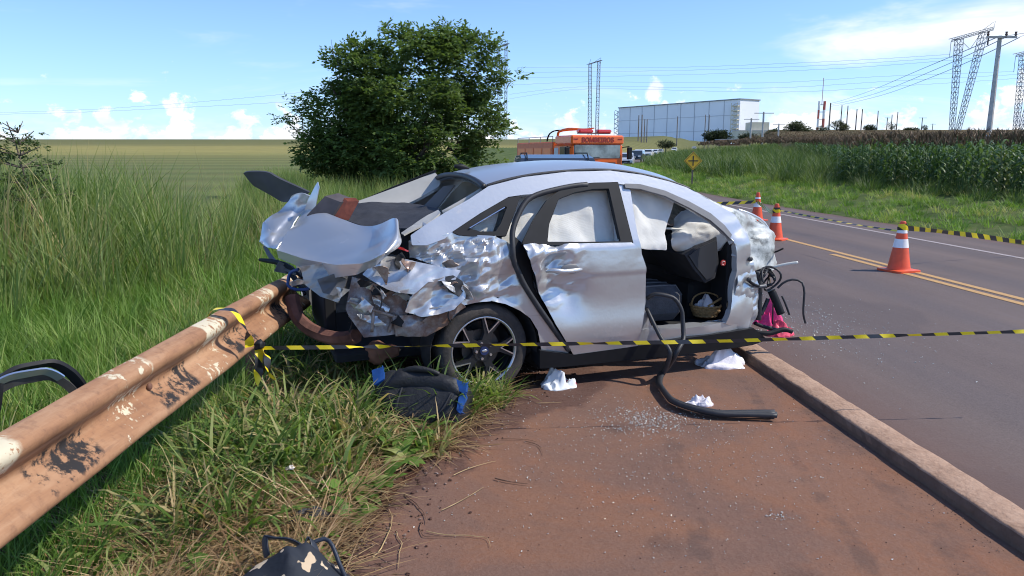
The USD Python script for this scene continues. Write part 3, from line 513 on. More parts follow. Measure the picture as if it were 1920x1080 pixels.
# young plant at the left edge
sh = thing('young_tree', 'young feathery tree with flat tiers of leaves at the left edge', 'tree', (-5.95, 9.1, 0)); m = MB(); m.tube(spline([(0, 0, -.1), (.05, .02, .9), (0, 0, 1.5), (-.12, 0, 2.0)], 8), np.linspace(.022, .006, 8), 6)
r = np.random.default_rng(8); bl = []
for z, L in ((1.15, .55), (1.35, .52), (1.55, .48), (1.7, .34), (1.83, .24), (1.97, .14)):
    for a in np.linspace(0, 6.28, 6)[:5] + r.uniform(0, 1.2): e = (math.cos(a) * L * r.uniform(.7, 1.05) - .06, math.sin(a) * L, z + r.uniform(-.05, .1)); m.tube([(0, 0, z - .10), e], [.010, .004], 4); bl.append((e[0] * .68, e[1] * .68, e[2] - .02, L * .36, L * .36, .03))
obj('trunk', m.get(), bark, sh); obj('crown', leaf_cloud(bl, 900, .075, 33, .05, .25), leaf_look('feather_look', [(.0, (.030, .055, .020)), (1., (.075, .110, .035))], .35), sh)

# ---------------------------------------------------------------- far away: factory, poles, pylons, lines
conc = plain('concrete_look', (.40, .38, .35), .85, var=.15, scale=3.); wood = plain('pole_wood_look', (.17, .14, .12), .9, var=.3, scale=4.); galv = plain('galvanised_look', (.24, .245, .25), .55, metal=.3); dark = plain('dark_look', (.02, .02, .022), .6)
cladd = plain('cladding_look', (.76, .77, .78), .5, var=.03, scale=.05); cladw = plain('white_cladding_look', (.78, .79, .80), .5, var=.02, scale=.05); seamm = plain('seam_look', (.40, .41, .43), .6); cream = plain('cream_look', (.60, .54, .40), .8, var=.08, scale=.2)
fx = lambda u, y: (u - 960) / 1387 * y
fz = lambda v, y: 1.62 + (288 - v) / 1387 * y
YA, YB = 668., 560.; pA, pB = np.array([fx(1155, YA), YA]), np.array([fx(1376, YB), YB]); dv = (pB - pA) / np.linalg.norm(pB - pA); LEN = float(np.linalg.norm(pB - pA)); ang = math.degrees(math.atan2(dv[1], dv[0])); H0 = fz(191, YB) - 8.0; z0 = 8.0
wh = thing('warehouse', 'huge pale windowless warehouse on the skyline right of the fire engine', 'warehouse', (pA[0], pA[1], z0), ang); W2 = 22.
v = np.array([(0, 0, 0), (LEN, 0, 0), (LEN, W2, 0), (0, W2, 0), (0, 0, H0), (LEN, 0, H0), (LEN, W2, H0), (0, W2, H0)], float)
obj('long_wall', (v[[0, 1, 5, 4]], np.array([[0, 1, 2, 3]])), cladd, wh); obj('end_wall', (v[[1, 2, 6, 5]], np.array([[0, 1, 2, 3]])), cladw, wh); obj('rear_wall', (np.vstack([v[[2, 3, 7, 6]], v[[3, 0, 4, 7]]]), np.array([[0, 1, 2, 3], [4, 5, 6, 7]])), cladd, wh)
m = MB(); m.box((LEN / 2, W2 / 2, H0 + .4), (LEN + 1.2, W2 + 1.2, .8)); obj('roof_edge', m.get(), galv, wh)
for k in range(1, 9): m = MB(); m.box((LEN * k / 9, -.1, H0 / 2), (.35, .2, H0)); obj('wall_seam', m.get(), seamm, wh)
for k in (1, 2): m = MB(); m.box((LEN / 2, -.08, H0 * k / 3), (LEN, .14, .28)); obj('wall_seam', m.get(), seamm, wh)
m = MB()
for q in range(8):
    zz = H0 * .96 * q / 8; m.bar((-6, 1, zz), (-.4, 1, zz + H0 * .06), .28, 4); m.bar((-.4, 1, zz + H0 * .06), (-6, 1, zz + H0 * .12), .28, 4)
for xx in (-6, -.5): m.bar((xx, .5, 0), (xx, .5, H0 * .93), .32, 4); m.bar((xx, 4, 0), (xx, 4, H0 * .93), .32, 4)
obj('stair_tower', m.get(), seamm, wh)
m = MB()
for q in range(9): m.box((LEN - 3.2, -1.2, H0 * (.06 + .1 * q)), (6, 2.4, .7)); m.bar((LEN - 6, -2.2, H0 * (.06 + .1 * q)), (LEN - .4, -2.2, H0 * (.13 + .1 * q)), .22, 4)
for xx in (-6, -.4): m.bar((LEN + xx, -2.3, 0), (LEN + xx, -2.3, H0 * .93), .3, 4)
obj('fire_stair', m.get(), cream, wh)
an = thing('factory_annex', 'low cream factory block beside the right end of the warehouse', 'building', (fx(1378, 540), 540, 8.0), 3); m = MB(); m.box((14, 8, 4.9), (28, 16, 9.8)); obj('wall', m.get(), cream, an); m = MB(); m.box((15.5, 8, 12.8), (13, 12, 6.0)); obj('upper_block', m.get(), cream, an); m = MB(); m.box((14, 7.9, 9.95), (28.4, 16.4, .3)); obj('roof', m.get(), seamm, an)
lb = thing('brick_shed', 'low red brick shed with white doors beyond the roadside bushes', 'shed', (fx(1362, 200), 200, fz(272.5, 200)), 4); brick = plain('brick_look', (.22, .09, .065), .9, var=.2, scale=2.); m = MB(); m.box((0, 2, .65), (5.4, 4, 1.5)); obj('wall', m.get(), brick, lb); m = MB(); m.box((0, 2, 1.5), (5.7, 4.4, .14)); obj('roof', m.get(), seamm, lb)
for k in (.1, 1.0, 1.9): m = MB(); m.box((k, -.04, .75), (.7, .06, .95)); obj('door', m.get(), cladw, lb)
def pole(u, v0, v1, y, wd, label, arm=0, mat=wood, group='poles on the skyline', lean=0.):
    t = thing('utility_pole', label, 'pole', (fx(u, y), y, min(fz(v1, y), float(land(fx(u, y), y)) + .3)), 0, group); H = fz(v0, y) - fz(v1, y) + max(0, fz(v1, y) - float(land(fx(u, y), y)) - .3); w = wd / 1387 * y / 2
    obj('pole', tube([(0, 0, -.5), (lean * H, 0, H)], [w, w * .7], 8), mat, t, smooth=40)
    if arm: m = MB(); m.box((lean * H, -w, H - .25), (arm, .12, .12)); obj('crossarm', m.get(), mat, t)
    return t
G1 = 'thin dark poles along the skyline'
for i, (u, v0, v1, y, wd, a, lb_) in enumerate([(1541, 197, 250, 330, 3.2, 0, 'dark thick pole just right of the tall mast'), (1562, 201, 244, 345, 2.4, 0, 'thin pole rising behind the rounded skyline tree'), (1573, 202, 244, 345, 2.4, 0, 'thin pole right behind the rounded skyline tree'), (1590, 208, 250, 340, 2.4, 0, 'left pole of a pair beyond the rounded skyline tree'), (1600, 208, 257, 300, 2.4, 0, 'right pole of a pair, standing lower in the field'), (1629, 211, 246, 350, 2.2, 0, 'lone pole behind the low flat skyline bush'), (1647, 223, 246, 380, 2., 3, 'short pole with crossarm left of the see-through tree'), (1655, 218, 246, 380, 2., 0, 'plain short pole behind the see-through tree'), (1665, 213, 246, 350, 2., 0, 'taller thin pole right of the see-through tree'), (1711, 223, 247, 380, 2., 4, 'small pole with crossarm near the end of the hedge'), (1731, 234, 247, 420, 1.6, 3, 'tiny distant pole right of the skyline hedge'),
        (1192, 219, 270, 260, 2.4, 0, 'leftmost dark pole in front of the warehouse'), (1198, 218, 272, 255, 2.8, 0, 'second dark pole in front of the warehouse'), (1203, 226, 271, 258, 2.2, 0, 'third dark pole in front of the warehouse'), (1207.5, 226, 271, 262, 2.2, 0, 'fourth dark pole in front of the warehouse'), (1263, 221, 262, 300, 2.2, 0, 'single pole before the middle of the warehouse'), (1314, 218, 256, 330, 2., 0, 'left of two close poles before the warehouse right half'), (1321, 218, 256, 330, 2., 0, 'right of two close poles before the warehouse right half')]):
    pole(u, v0, v1, y, wd, lb_, a)
for u, v0, v1, y, wd, a, lb_ in [(1398, 224, 279, 150, 4., 3., 'pale concrete pole nearest the cream annex'), (1420, 213, 283, 140, 4.5, 3.6, 'tallest pale concrete pole with crossarm near the annex'), (1449, 234, 273, 170, 3.6, 2.8, 'short pale concrete pole before the dark hedge')]: pole(u, v0, v1, y, wd, lb_, a, conc)
up = thing('utility_pole', 'tall grey concrete power pole standing in the cornfield at right', 'pole', (fx(1835, 70), 70, float(land(fx(1835, 70), 70)))); Hp = fz(80, 70) * 1.0 - float(land(fx(1835, 70), 70))
ins = plain('insulator_look', (.10, .06, .05), .3)
obj('pole', tube([(0, 0, -.4), (0.05, 0, Hp)], [.27, .17], 6), conc, up); m = MB(); m.box((.05, -.25, Hp - .15), (2.7, .16, .18)); obj('crossarm', m.get(), conc, up)
for k in (-1.2, .45, 1.3): m = MB(); m.tube([(k, -.25, Hp - .05), (k, -.25, Hp + .1), (k, -.25, Hp + .18), (k, -.25, Hp + .32)], [.07, .13, .08, .12], 8); obj('insulator', m.get(), ins, up)
m = MB(); m.tube([(-1.15, -.25, Hp - .2), (-1.15, -.25, Hp - .85)], .07, 6); obj('fuse', m.get(), ins, up)
def lattice(m, a0, a1, w0, w1, n, r):
    """a square lattice mast from a0 to a1"""
    a0, a1 = np.array(a0, float), np.array(a1, float); C4 = [(-1, -1), (1, -1), (1, 1), (-1, 1)]
    at = lambda t, c: a0 + (a1 - a0) * t + np.array([c[0], c[1], 0]) * (w0 + (w1 - w0) * t) / 2
    for c in C4: m.bar(at(0, c), at(1, c), r, 4)
    for k in range(n):
        for i in range(4): m.bar(at(k / n, C4[i]), at((k + 1) / n, C4[(i + 1) % 4]), r * .7, 3); m.bar(at((k + 1) / n, C4[i]), at((k + 1) / n, C4[(i + 1) % 4]), r * .7, 3)
def v_pylon(label, y, foot, tl, tr, al, ar):
    z0 = float(land(fx(foot[0], y), y)); X0 = fx(foot[0], y); t = thing('pylon', label, 'pylon', (X0, y, z0), 0, None); g = lambda q: (fx(q[0], y) - X0, 0, fz(q[1], y) - z0); k = y / 308.
    b0 = np.array(g((foot[0] - 4, 300))); b1 = np.array(g((foot[0] + 6, 300))); b0[2] = b1[2] = 0
    m = MB(); lattice(m, b0, g(tl), 1.4 * k, 2.3 * k, 18, .125 * k); obj('leg', m.get(), galv, t); m = MB(); lattice(m, b1, g(tr), 1.4 * k, 2.3 * k, 18, .125 * k); obj('leg', m.get(), galv, t)
    A, B = np.array(g(al)), np.array(g(ar)); m = MB(); n = 9
    for e in (0, 1.8 * k): m.bar(A + [0, 0, e * .3], B + [0, 0, e * .3], .15 * k, 4); m.bar(A + [0, e, 1.2 * k], B + [0, e, 1.2 * k], .13 * k, 4)
    for i in range(n): p, q = A + (B - A) * i / n, A + (B - A) * (i + 1) / n; m.bar(p, q + [0, 0, 1.2 * k], .07 * k, 3); m.bar(p + [0, 0, 1.2 * k], q, .07 * k, 3)
    m.bar(B, B + (B - A) * .02 + [0, 0, 3.4 * k], .1 * k, 3); m.bar(B - (B - A) * .25 + [0, 0, 1.2 * k], B + [0, 0, 3.2 * k], .1 * k, 3); obj('crossarm', m.get(), galv, t)
    M = (np.array(g(tl)) + np.array(g(tr))) / 2; m = MB(); lo = M - [0, 0, 5.2 * k]; m.bar(np.array(g(tl)) + [1.5 * k, 0, -1 * k], lo, .09 * k, 4); m.bar(np.array(g(tr)) - [1.5 * k, 0, 1 * k], lo, .09 * k, 4); m.bar(A, A - [0, 0, 6 * k], .1 * k, 4); obj('insulator', m.get(), dark, t)
    return A + [X0, y, z0 - 6 * k], lo + [X0, y, z0], B + [X0, y, z0 - 4 * k]
pa = v_pylon('nearer v shaped lattice pylon left of the concrete pole', 308., (1771, 245), (1763, 86), (1806, 74), (1749, 90), (1823, 70))
pb = v_pylon('v shaped lattice pylon at the right edge of the photo', 345., (1888, 245), (1883, 115), (1917, 108), (1868, 116), (1938, 100))
def t_pylon(label, y, u0, v0, w, y_base=None):
    z0 = float(land(fx(u0, y), y)); X0 = fx(u0, y); t = thing('pylon', label, 'pylon', (X0, y, z0)); Hh = fz(v0, y) - z0; k = w / 1387 * y; m = MB(); lattice(m, (-k * .28, 0, 0), (-k * .36, 0, Hh * .93), k * .30, k * .22, 20, .11); obj('leg', m.get(), galv, t); m = MB(); lattice(m, (k * .30, 0, 0), (k * .36, 0, Hh * .95), k * .26, k * .22, 20, .11); obj('leg', m.get(), galv, t)
    m = MB(); lattice(m, (-k * .55, 0, Hh * .92), (k * .55, 0, Hh * .97), 1.2, 1.2, 8, .10); m.bar((k * .5, 0, Hh * .93), (k * .52, 0, Hh), .1, 3); m.bar((k * .5, 0, Hh), (0, 0, Hh * .95), .1, 3); m.bar((-k * .5, 0, Hh * .90), (-k * .3, 0, Hh * .985), .1, 3); obj('crossarm', m.get(), galv, t); return X0, y, z0 + Hh
tc = t_pylon('lattice pylon standing behind the fire engine light bar', 430., 1109, 118, 22); td = t_pylon('lattice pylon half hidden behind the big tree', 370., 942, 88, 20)
mast = thing('factory_mast', 'red and white banded twin mast on the skyline', 'mast', (fx(1525, 560), 560, 8.)); redp, whp = plain('mast_red', (.45, .10, .07), .6), plain('mast_white', (.7, .68, .66), .6)
for k, dx in enumerate((-2.0, 2.0)):
    for q in range(5): z1 = 0 + q * (fz(194, 560) - 8) / 5; m = MB(); m.tube([(dx, 0, z1), (dx, 0, z1 + (fz(194, 560) - 8) / 5)], 1.0 if k else .8, 8); obj('mast_band', m.get(), redp if (q + k) % 2 else whp, mast)
m = MB(); m.bar((0, 0, fz(200, 560) - 8), (0, 0, fz(153, 560) - 8), .22); obj('antenna', m.get(), redp, mast); m = MB()
for q in range(6): m.bar((-2, 0, 3 + q * 5.2), (2, 0, 3 + q * 5.2), .25, 4)
obj('brace', m.get(), seamm, mast)
wire = plain('wire_look', (.10, .105, .115), .5)
def cable(label, pts, r, group=None):
    o = obj('power_cable', tube(np.array([(fx(u, y), y, fz(v, y)) for u, v, y in spline(pts, 26)]), r, 3, False), wire); tag(o, label, 'cable', group)
CB = [('topmost thin cable from the tree to the nearer pylon', [(970, 135, 372), (1200, 135, 430), (1450, 128, 330), (1750, 112, 308)]), ('second cable from the tree to the nearer pylon', [(970, 143, 372), (1200, 141, 430), (1450, 134, 330), (1772, 116, 308)]), ('third cable from the tree towards the right pylon', [(970, 152, 372), (1200, 149, 430), (1500, 139, 340), (1800, 118, 308)]),
      ('fourth cable passing over the warehouse', [(955, 166, 372), (1108, 160, 430), (1400, 162, 345), (1640, 150, 345), (1868, 142, 345)]), ('fifth cable just above the warehouse', [(955, 182, 372), (1108, 168, 430), (1400, 171, 345), (1660, 158, 345), (1895, 146, 345)]), ('lowest cable sagging over the warehouse roof', [(955, 190, 372), (1108, 172, 430), (1440, 178, 345), (1700, 165, 345), (1930, 150, 345)]),
      ('upper cable falling from the concrete pole to the mast', [(1828, 84, 69.5), (1700, 138, 120), (1600, 180, 220), (1541, 198, 330)]), ('middle cable falling from the concrete pole to the mast', [(1848, 82, 69.5), (1720, 141, 120), (1610, 184, 220), (1541, 200, 330)]), ('lower cable falling from the concrete pole to the mast', [(1871, 83, 69.5), (1735, 146, 120), (1620, 187, 220), (1541, 203, 330)]),
      ('upper cable leaving the concrete pole to the right', [(1848, 80, 69.5), (1900, 72, 60), (1960, 62, 52)]), ('lower cable leaving the concrete pole to the right', [(1871, 81, 69.5), (1920, 74, 62), (1980, 66, 54)]),
      ('upper cable crossing the sky above the left field', [(-40, 215, 420), (160, 210, 410), (340, 199, 395), (520, 184, 380), (700, 165, 372), (935, 125, 370)]), ('lower cable crossing the sky above the left field', [(-40, 218, 420), (160, 214, 410), (340, 206, 395), (520, 197, 380), (700, 182, 372), (935, 150, 370)])]
for lb_, pts in CB: cable(lb_, pts, .05 if pts[0][2] > 100 or pts[1][2] > 100 else .022)
SG = thing('crossroads_sign', 'yellow diamond road sign with a black cross on the right verge', 'road sign', (8.93, 37.0, .35)); Rd = .45
sy, sk_ = plain('sign_yellow', (.88, .50, .025), .45), plain('sign_black', (.02, .02, .02), .5)
def plate(pts, y0, t): v, f = trimesh.creation.triangulate_polygon(Polygon(pts), engine='earcut'); v3, f3 = trimesh.creation.extrude_triangulation(v, f, t).vertices, trimesh.creation.extrude_triangulation(v, f, t).faces; return np.stack([v3[:, 0], y0 - v3[:, 2], v3[:, 1]], 1), f3
zc = .92; obj('sign_plate', plate([(0, zc - Rd), (Rd, zc), (0, zc + Rd), (-Rd, zc)], 0, .012), sy, SG)
e = Rd * .86; e2 = Rd * .92; obj('border', plate(Polygon([(0, zc - e2), (e2, zc), (0, zc + e2), (-e2, zc)], [[(0, zc - e), (-e, zc), (0, zc + e), (e, zc)]]), -.013, .004), sk_, SG); c_, l_ = .028, .24
obj('cross_symbol', plate([(-c_, zc - l_), (c_, zc - l_), (c_, zc - c_), (l_, zc - c_), (l_, zc + c_), (c_, zc + c_), (c_, zc + l_), (-c_, zc + l_), (-c_, zc + c_), (-l_, zc + c_), (-l_, zc - c_), (-c_, zc - c_)], -.013, .004), sk_, SG); m = MB(); m.box((0, .05, .55), (.07, .06, 1.7)); obj('post', m.get(), wood, SG)
for u, v_, y, wd, lb_ in ((1540, 277, 95, 12, 'small white board lying low at the edge of the corn'), (1428, 275, 120, 6, 'tiny white marker board near the tallest pale pole')):
    t = thing('white_board', lb_, 'board', (fx(u, y), y, float(land(fx(u, y), y)))); w = wd / 1387 * y; zt = max(fz(v_, y) - float(land(fx(u, y), y)), .6); m = MB(); m.box((0, 0, zt), (w, .04, w * .32)); obj('panel', m.get(), cladw, t)
    for k in (-.35, .35): m = MB(); m.box((k * w, .05, zt / 2), (.06, .05, zt)); obj('leg', m.get(), wood, t)

# ---------------------------------------------------------------- the wrecked car: x runs forward along it, y from its near side to its far side
def look_paint(name, dirt, rust=0., base=(.55, .548, .54)):
    g = Graph(); p = g.pos(); n = g.noise(p, 3.5, 6., .65)['fac']; n2 = g.noise(p, 16., 5., .7)['fac']
    d = g.math('multiply', g.smooth(g.math('add', g.math('multiply', n, .65), g.math('multiply', n2, .35)), .62 - .28 * dirt, .74 - .12 * dirt), min(1., .25 + dirt))
    c = g.mix(d, base, (.20, .115, .07)); c = g.mix(g.math('multiply', g.smooth(n2, .62, .72), .5 * dirt), c, (.045, .032, .026))
    if rust: c = g.mix(g.math('multiply', g.smooth(g.noise(p, 5.5, 5., .7)['fac'], .44, .60), rust), c, (.16, .075, .045))
    scr = g.noise(g.scaled(p, (2.0, 2.0, 26.)), 1., 4., .7)['fac'] #, wave_type='bands', bands_direction='z', vector=g.scaled(p, (.6, .6, 5.)), scale=4., distortion=9., detail=4., detail_scale=1.)['fac']
    if dirt > .2: c = g.mix(g.math('multiply', g.smooth(scr, .55, .75), .35), c, (.09, .075, .065))
    rough = g.math('multiply_add', d, .40, .29); met = g.math('multiply_add', d, -.56, .64)
    return g.done(name, g('principled_bsdf', base_color=c, metallic=met, roughness=rough, coat_weight=.22 if dirt < .3 else .1, coat_roughness=.12, normal=g.bump(g.noise(p, 40., 3.)['fac'], .10 + .3 * dirt, .004))['BSDF'])
pc, pd_, pm = look_paint('silver_paint', .08), look_paint('dirty_paint', .27), look_paint('muddy_metal', .85, .75, (.40, .37, .345))
rubber = plain('rubber_look', (.022, .022, .024), .55, var=.3, scale=20.); trimb = plain('trim_black', (.012, .0125, .014), .55, var=.2, scale=8., spec=.22); cloth_b = plain('interior_black', (.030, .030, .033), .70, var=.3, scale=15., bump=.3, bscale=120.)
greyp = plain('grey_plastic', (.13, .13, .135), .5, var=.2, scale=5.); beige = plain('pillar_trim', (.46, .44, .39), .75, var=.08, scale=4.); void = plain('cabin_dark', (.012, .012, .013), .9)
def look_airbag():
    g = Graph(); p = g.pos(); n = g.noise(p, 5., 5., .6)['fac']; c = g.ramp(n, [(.3, (.74, .72, .65)), (.7, (.88, .86, .79))])
    wv = g('wave_texture', wave_type='bands', bands_direction='z', vector=p, scale=260.)['fac']
    return g.done('airbag_cloth', g('principled_bsdf', base_color=c, roughness=.9, specular_ior_level=.1, sheen_weight=.2, normal=g.bump(g.math('add', g.math('multiply', wv, .15), g.noise(g.scaled(p, (1., 1., .5)), 14., 5., .6, .6)['fac']), .5, .02))['BSDF'])
bag = look_airbag()
def wside(s, z):
    s, z = np.asarray(s, float), np.asarray(z, float)
    return .40 * np.clip(z - .98, 0, None) + .15 * np.clip(.35 - z, 0, None) + .12 * (np.clip(-.3 - s, 0, None) / .8) ** 2 + .10 * (np.clip(s - 1.6, 0, None) / .9) ** 2
car = thing('wrecked_car', 'wrecked silver saloon car, rear end crushed, right front door gone', 'car', (CX, CY, 0), math.degrees(CTH))
def skin(outline, holes=(), cell=.04, off=0., thick=.022, amp=0., scale=5., seed=1, weight=None, smoothpoly=.006, bulge=0.):
    P = Polygon(outline, [h for h in holes])
    if not P.is_valid: P = P.buffer(0)
    if smoothpoly: P = P.buffer(smoothpoly, join_style=1).buffer(-2 * smoothpoly, join_style=1).buffer(smoothpoly, join_style=1)
    if P.geom_type != 'Polygon': P = max(P.geoms, key=lambda g: g.area)
    P = P.simplify(.0015); q, f = fill(P, cell); v = np.stack([q[:, 0], wside(q[:, 0], q[:, 1]) + off, q[:, 1]], 1)
    if bulge: c = np.array(P.centroid.coords[0]); d = ((q - c) ** 2).sum(1); v[:, 1] -= bulge * np.exp(-d / (.25 * P.area + 1e-6))
    if amp: v = wrinkle(v, f, amp, scale, seed, None if weight is None else weight(v[:, 0], v[:, 2]))
    return solidify(v, f, thick) if thick else (v, f)
# roof: crowned sheet with a dark ditch line along the edge
rs = np.linspace(.075, 1.64, 26); re_ = CubicSpline([.078, .333, .663, .999, 1.256, 1.463, 1.603, 1.791], [1.407, 1.463, 1.496, 1.501, 1.469, 1.421, 1.377, 1.278])(rs); crn = np.interp(rs, [.08, .6, 1., 1.4, 1.62], [.065, .062, .066, .092, .105]); rz = re_ + crn; rw = np.linspace(.225, 1.595, 19)
RS, RW = np.meshgrid(rs, rw, indexing='ij'); RS = RS + .07 * (1 - np.abs((RW - .91) / .685) ** 2) * np.clip((RS - 1.5) / .5, 0, 1)
RZ = rz[:, None] - crn[:, None] * np.abs((RW - .91) / .685) ** 2.4; RV = np.stack([RS, RW, RZ], -1).reshape(-1, 3)
obj('roof', solidify(RV, grid_faces(26, 19), .012), pc, car, smooth=40)
HV = RV.copy(); HV[:, 2] -= .045; obj('headliner', (HV, grid_faces(26, 19)), beige, car, smooth=True)
dl = np.array([(s_, float(wside(s_, z_)) + .022, z_ + .004) for s_, z_ in zip(rs, re_)]); obj('roof_ditch', tube(dl, .011, 6), rubber, car, smooth=True)
dr = np.stack([np.full(12, .062), np.linspace(.22, 1.58, 12), rz[0] - .008 - crn[0] * np.abs((np.linspace(.24, 1.58, 12) - .91) / .685) ** 2.4], 1); obj('rear_window_seal', tube(dr, .021, 6), rubber, car, smooth=True)
obj('antenna', tube(spline([(0.042,0.88,1.526), (0.109,0.88,1.521), (0.159,0.88,1.509)], 5), [.012, .022, .006], 8), trimb, car, smooth=True); obj('antenna', tube([(0.088,0.88,1.541), (0.045,0.9,1.608)], [.004, .002], 5), trimb, car)
# side frame: C pillar, roof rail, A pillar and hinge post in one pressing
SF = [(-0.48,1.111), (-0.37,1.177), (-0.239,1.246), (-0.066,1.327), (0.078,1.407), (0.333,1.463), (0.663,1.496), (0.999,1.501), (1.256,1.469), (1.463,1.421), (1.603,1.377), (1.791,1.278), (1.989,1.172), (2.071,1.022), (2.111,0.86), (2.154,0.591), (2.169,0.402), (2.123,0.269), (1.897,0.358), (1.947,0.526), (1.977,0.756), (1.948,0.954), (1.906,1.018), (1.858,1.065), (1.762,1.149), (1.593,1.244), (1.409,1.331), (1.218,1.387), (1.034,1.412), (0.649,1.409), (0.477,1.355), (0.316,1.347), (0.207,1.335), (-0.005,1.234), (-0.211,1.122), (-0.259,1.084), (-0.385,1.046), (-0.48,1.05)]
obj('side_frame', skin(SF, cell=.03, thick=.05, amp=.030, scale=7., seed=3, weight=lambda s, z: np.clip((s - 1.80) / .12, 0, 1) * np.clip((1.15 - z) / .1, .1, 1) + .35 * np.clip((-.15 - s) / .3, 0, 1)), pc, car, smooth=35)
RG = [(1.093,1.411), (1.221,1.405), (1.414,1.357), (1.6,1.278), (1.771,1.187), (1.876,1.099), (1.928,1.028), (1.902,1.003), (1.855,1.054), (1.759,1.137), (1.59,1.233), (1.407,1.32), (1.215,1.372), (1.096,1.381)]
obj('door_seal_flange', skin(RG, cell=.03, off=-.006, thick=.02), greyp, car, smooth=35)
BP = [(1.027,1.419), (1.119,1.41), (1.143,1.358), (1.14,1.203), (1.142,1.058), (1.157,0.962), (1.19,0.755), (1.199,0.522), (1.275,0.366), (1.134,0.289), (0.995,0.302), (0.973,0.918)]
obj('door_pillar', skin(BP, cell=.04, off=.012, thick=.06), pc, car, smooth=35)
SL = [(1.117,0.371), (1.257,0.376), (1.55,0.348), (1.897,0.37), (2.133,0.363), (2.188,0.279), (1.574,0.274), (1.131,0.24)]
obj('sill', skin(SL, cell=.04, off=.008, thick=.10, amp=.012, scale=8.), pc, car, smooth=35)
SK = [(0.38,0.295), (0.645,0.238), (1.138,0.256), (1.573,0.283), (2.172,0.298), (2.349,0.179), (2.191,0.155), (1.592,0.153), (1.119,0.154), (0.591,0.154), (0.389,0.16)]
obj('side_skirt', skin(SK, cell=.05, off=-.02, thick=.16), trimb, car, smooth=35)
# crumpled quarter panel over the rear wheel
QP = [(-0.497,1.076), (-0.384,1.059), (-0.211,1.126), (-0.152,1.11), (0.081,1.082), (0.155,1.052), (0.171,0.955), (0.246,0.78), (0.359,0.593), (0.494,0.404), (0.616,0.24), (0.405,0.269), (0.388,0.357), (0.371,0.433), (0.316,0.523), (0.243,0.58), (0.144,0.631), (0.043,0.659), (-0.049,0.658), (-0.144,0.644), (-0.231,0.611), (-0.273,0.691), (-0.215,0.747), (-0.164,0.79), (-0.231,0.877), (-0.36,0.922), (-0.481,0.972)]
wq = lambda s, z: np.clip((.26 - s) / .25, .0, 1) * np.clip((z - .60) / .12, .12, 1) * np.clip((1.12 - z) / .06, .3, 1)
v_, f_ = skin(QP, cell=.013, off=.004, thick=0, amp=.115, scale=8., seed=11, weight=wq, smoothpoly=.004)
v_ = wrinkle(v_, f_, .012, 15., 12, wq(v_[:, 0], v_[:, 2])); wa = np.clip((.30 - v_[:, 0]) / .3, 0, 1) * np.clip((1.05 - v_[:, 2]) / .2, 0, 1) * np.clip((v_[:, 2] - .62) / .2, 0, 1); v_[:, 1] += .07 * wa
obj('quarter_panel', solidify(v_, f_, .006), pd_, car, smooth=24)
def crushed(name, pts, off, amp, scale, seed, mat, tilt=0., thick=.006, cell=.014, label=None, par=None):
    v, f = skin(pts, cell=cell, off=off, thick=0, amp=amp, scale=scale, seed=seed, smoothpoly=.003); v = wrinkle(v, f, amp * .26, scale * 2.1, seed + 3); zc_ = v[:, 2].mean(); v[:, 1] += tilt * (v[:, 2] - zc_); return obj(name, solidify(v, f, thick), mat, par or car, smooth=24, label=label)
crushed('torn_panel', [(-0.799,0.881), (-0.726,0.946), (-0.639,0.99), (-0.468,0.951), (-0.297,0.909), (-0.177,0.882), (-0.221,0.828), (-0.4,0.824), (-0.5,0.754), (-0.6,0.772), (-0.662,0.792)], -.03, .040, 7., 21, pd_, .5, label='dirty silver flap folded out below the boot')
crushed('torn_panel', [(-0.55,0.639), (-0.521,0.714), (-0.465,0.786), (-0.372,0.837), (-0.238,0.864), (-0.132,0.777), (-0.165,0.705), (-0.241,0.64), (-0.348,0.612), (-0.449,0.605)], -.035, .050, 8.5, 25, pd_, .15, label='bright crumpled lobe of metal behind the wheel')
crushed('torn_panel', [(-0.621,0.608), (-0.449,0.605), (-0.295,0.644), (-0.18,0.671), (-0.144,0.64), (-0.231,0.59), (-0.268,0.529), (-0.407,0.462), (-0.602,0.475)], .0, .045, 9., 29, pm, -.1, label='muddy torn metal at the bottom edge behind the wheel')
crushed('inner_panel', [(-0.844,0.849), (-0.727,0.811), (-0.548,0.729), (-0.482,0.649), (-0.538,0.576), (-0.601,0.482), (-0.8,0.471), (-0.879,0.605), (-0.897,0.653)], .05, .026, 6., 33, pm, .25, thick=.01, label='mud stained ribbed inner panel laid bare')
for a, b in (((-0.73,0.06,0.677), (-0.749,0.04,0.51)), ((-0.603,0.06,0.612), (-0.641,0.04,0.501)), ((-0.877,0.07,0.709), (-0.534,0.03,0.571))): obj('stiffener', tube(spline([a, tuple((np.array(a) + np.array(b)) / 2 + [0, -.015, 0]), b], 6), .011, 6), pm, car, smooth=True)
crushed('filler_housing', [(-0.312,0.847), (-0.235,0.857), (-0.178,0.819), (-0.157,0.768), (-0.201,0.722), (-0.265,0.754)], -.055, .022, 14., 35, rubber, .2, thick=.03)
crushed('bumper_fragment', [(-1.133,0.88), (-1.029,0.892), (-0.85,0.876), (-0.811,0.888), (-0.855,0.727), (-0.904,0.633), (-1.019,0.68), (-1.113,0.759)], .38, .035, 5.5, 37, look_paint('grey_underpaint', .35, .0, (.26, .265, .27)), .15, thick=.008)
crushed('bumper_fragment', [(-1.036,0.799), (-0.921,0.837), (-0.846,0.795), (-0.896,0.677), (-1.002,0.71)], .33, .03, 8., 38, greyp, .0, label='dark grey curved bumper fragment')
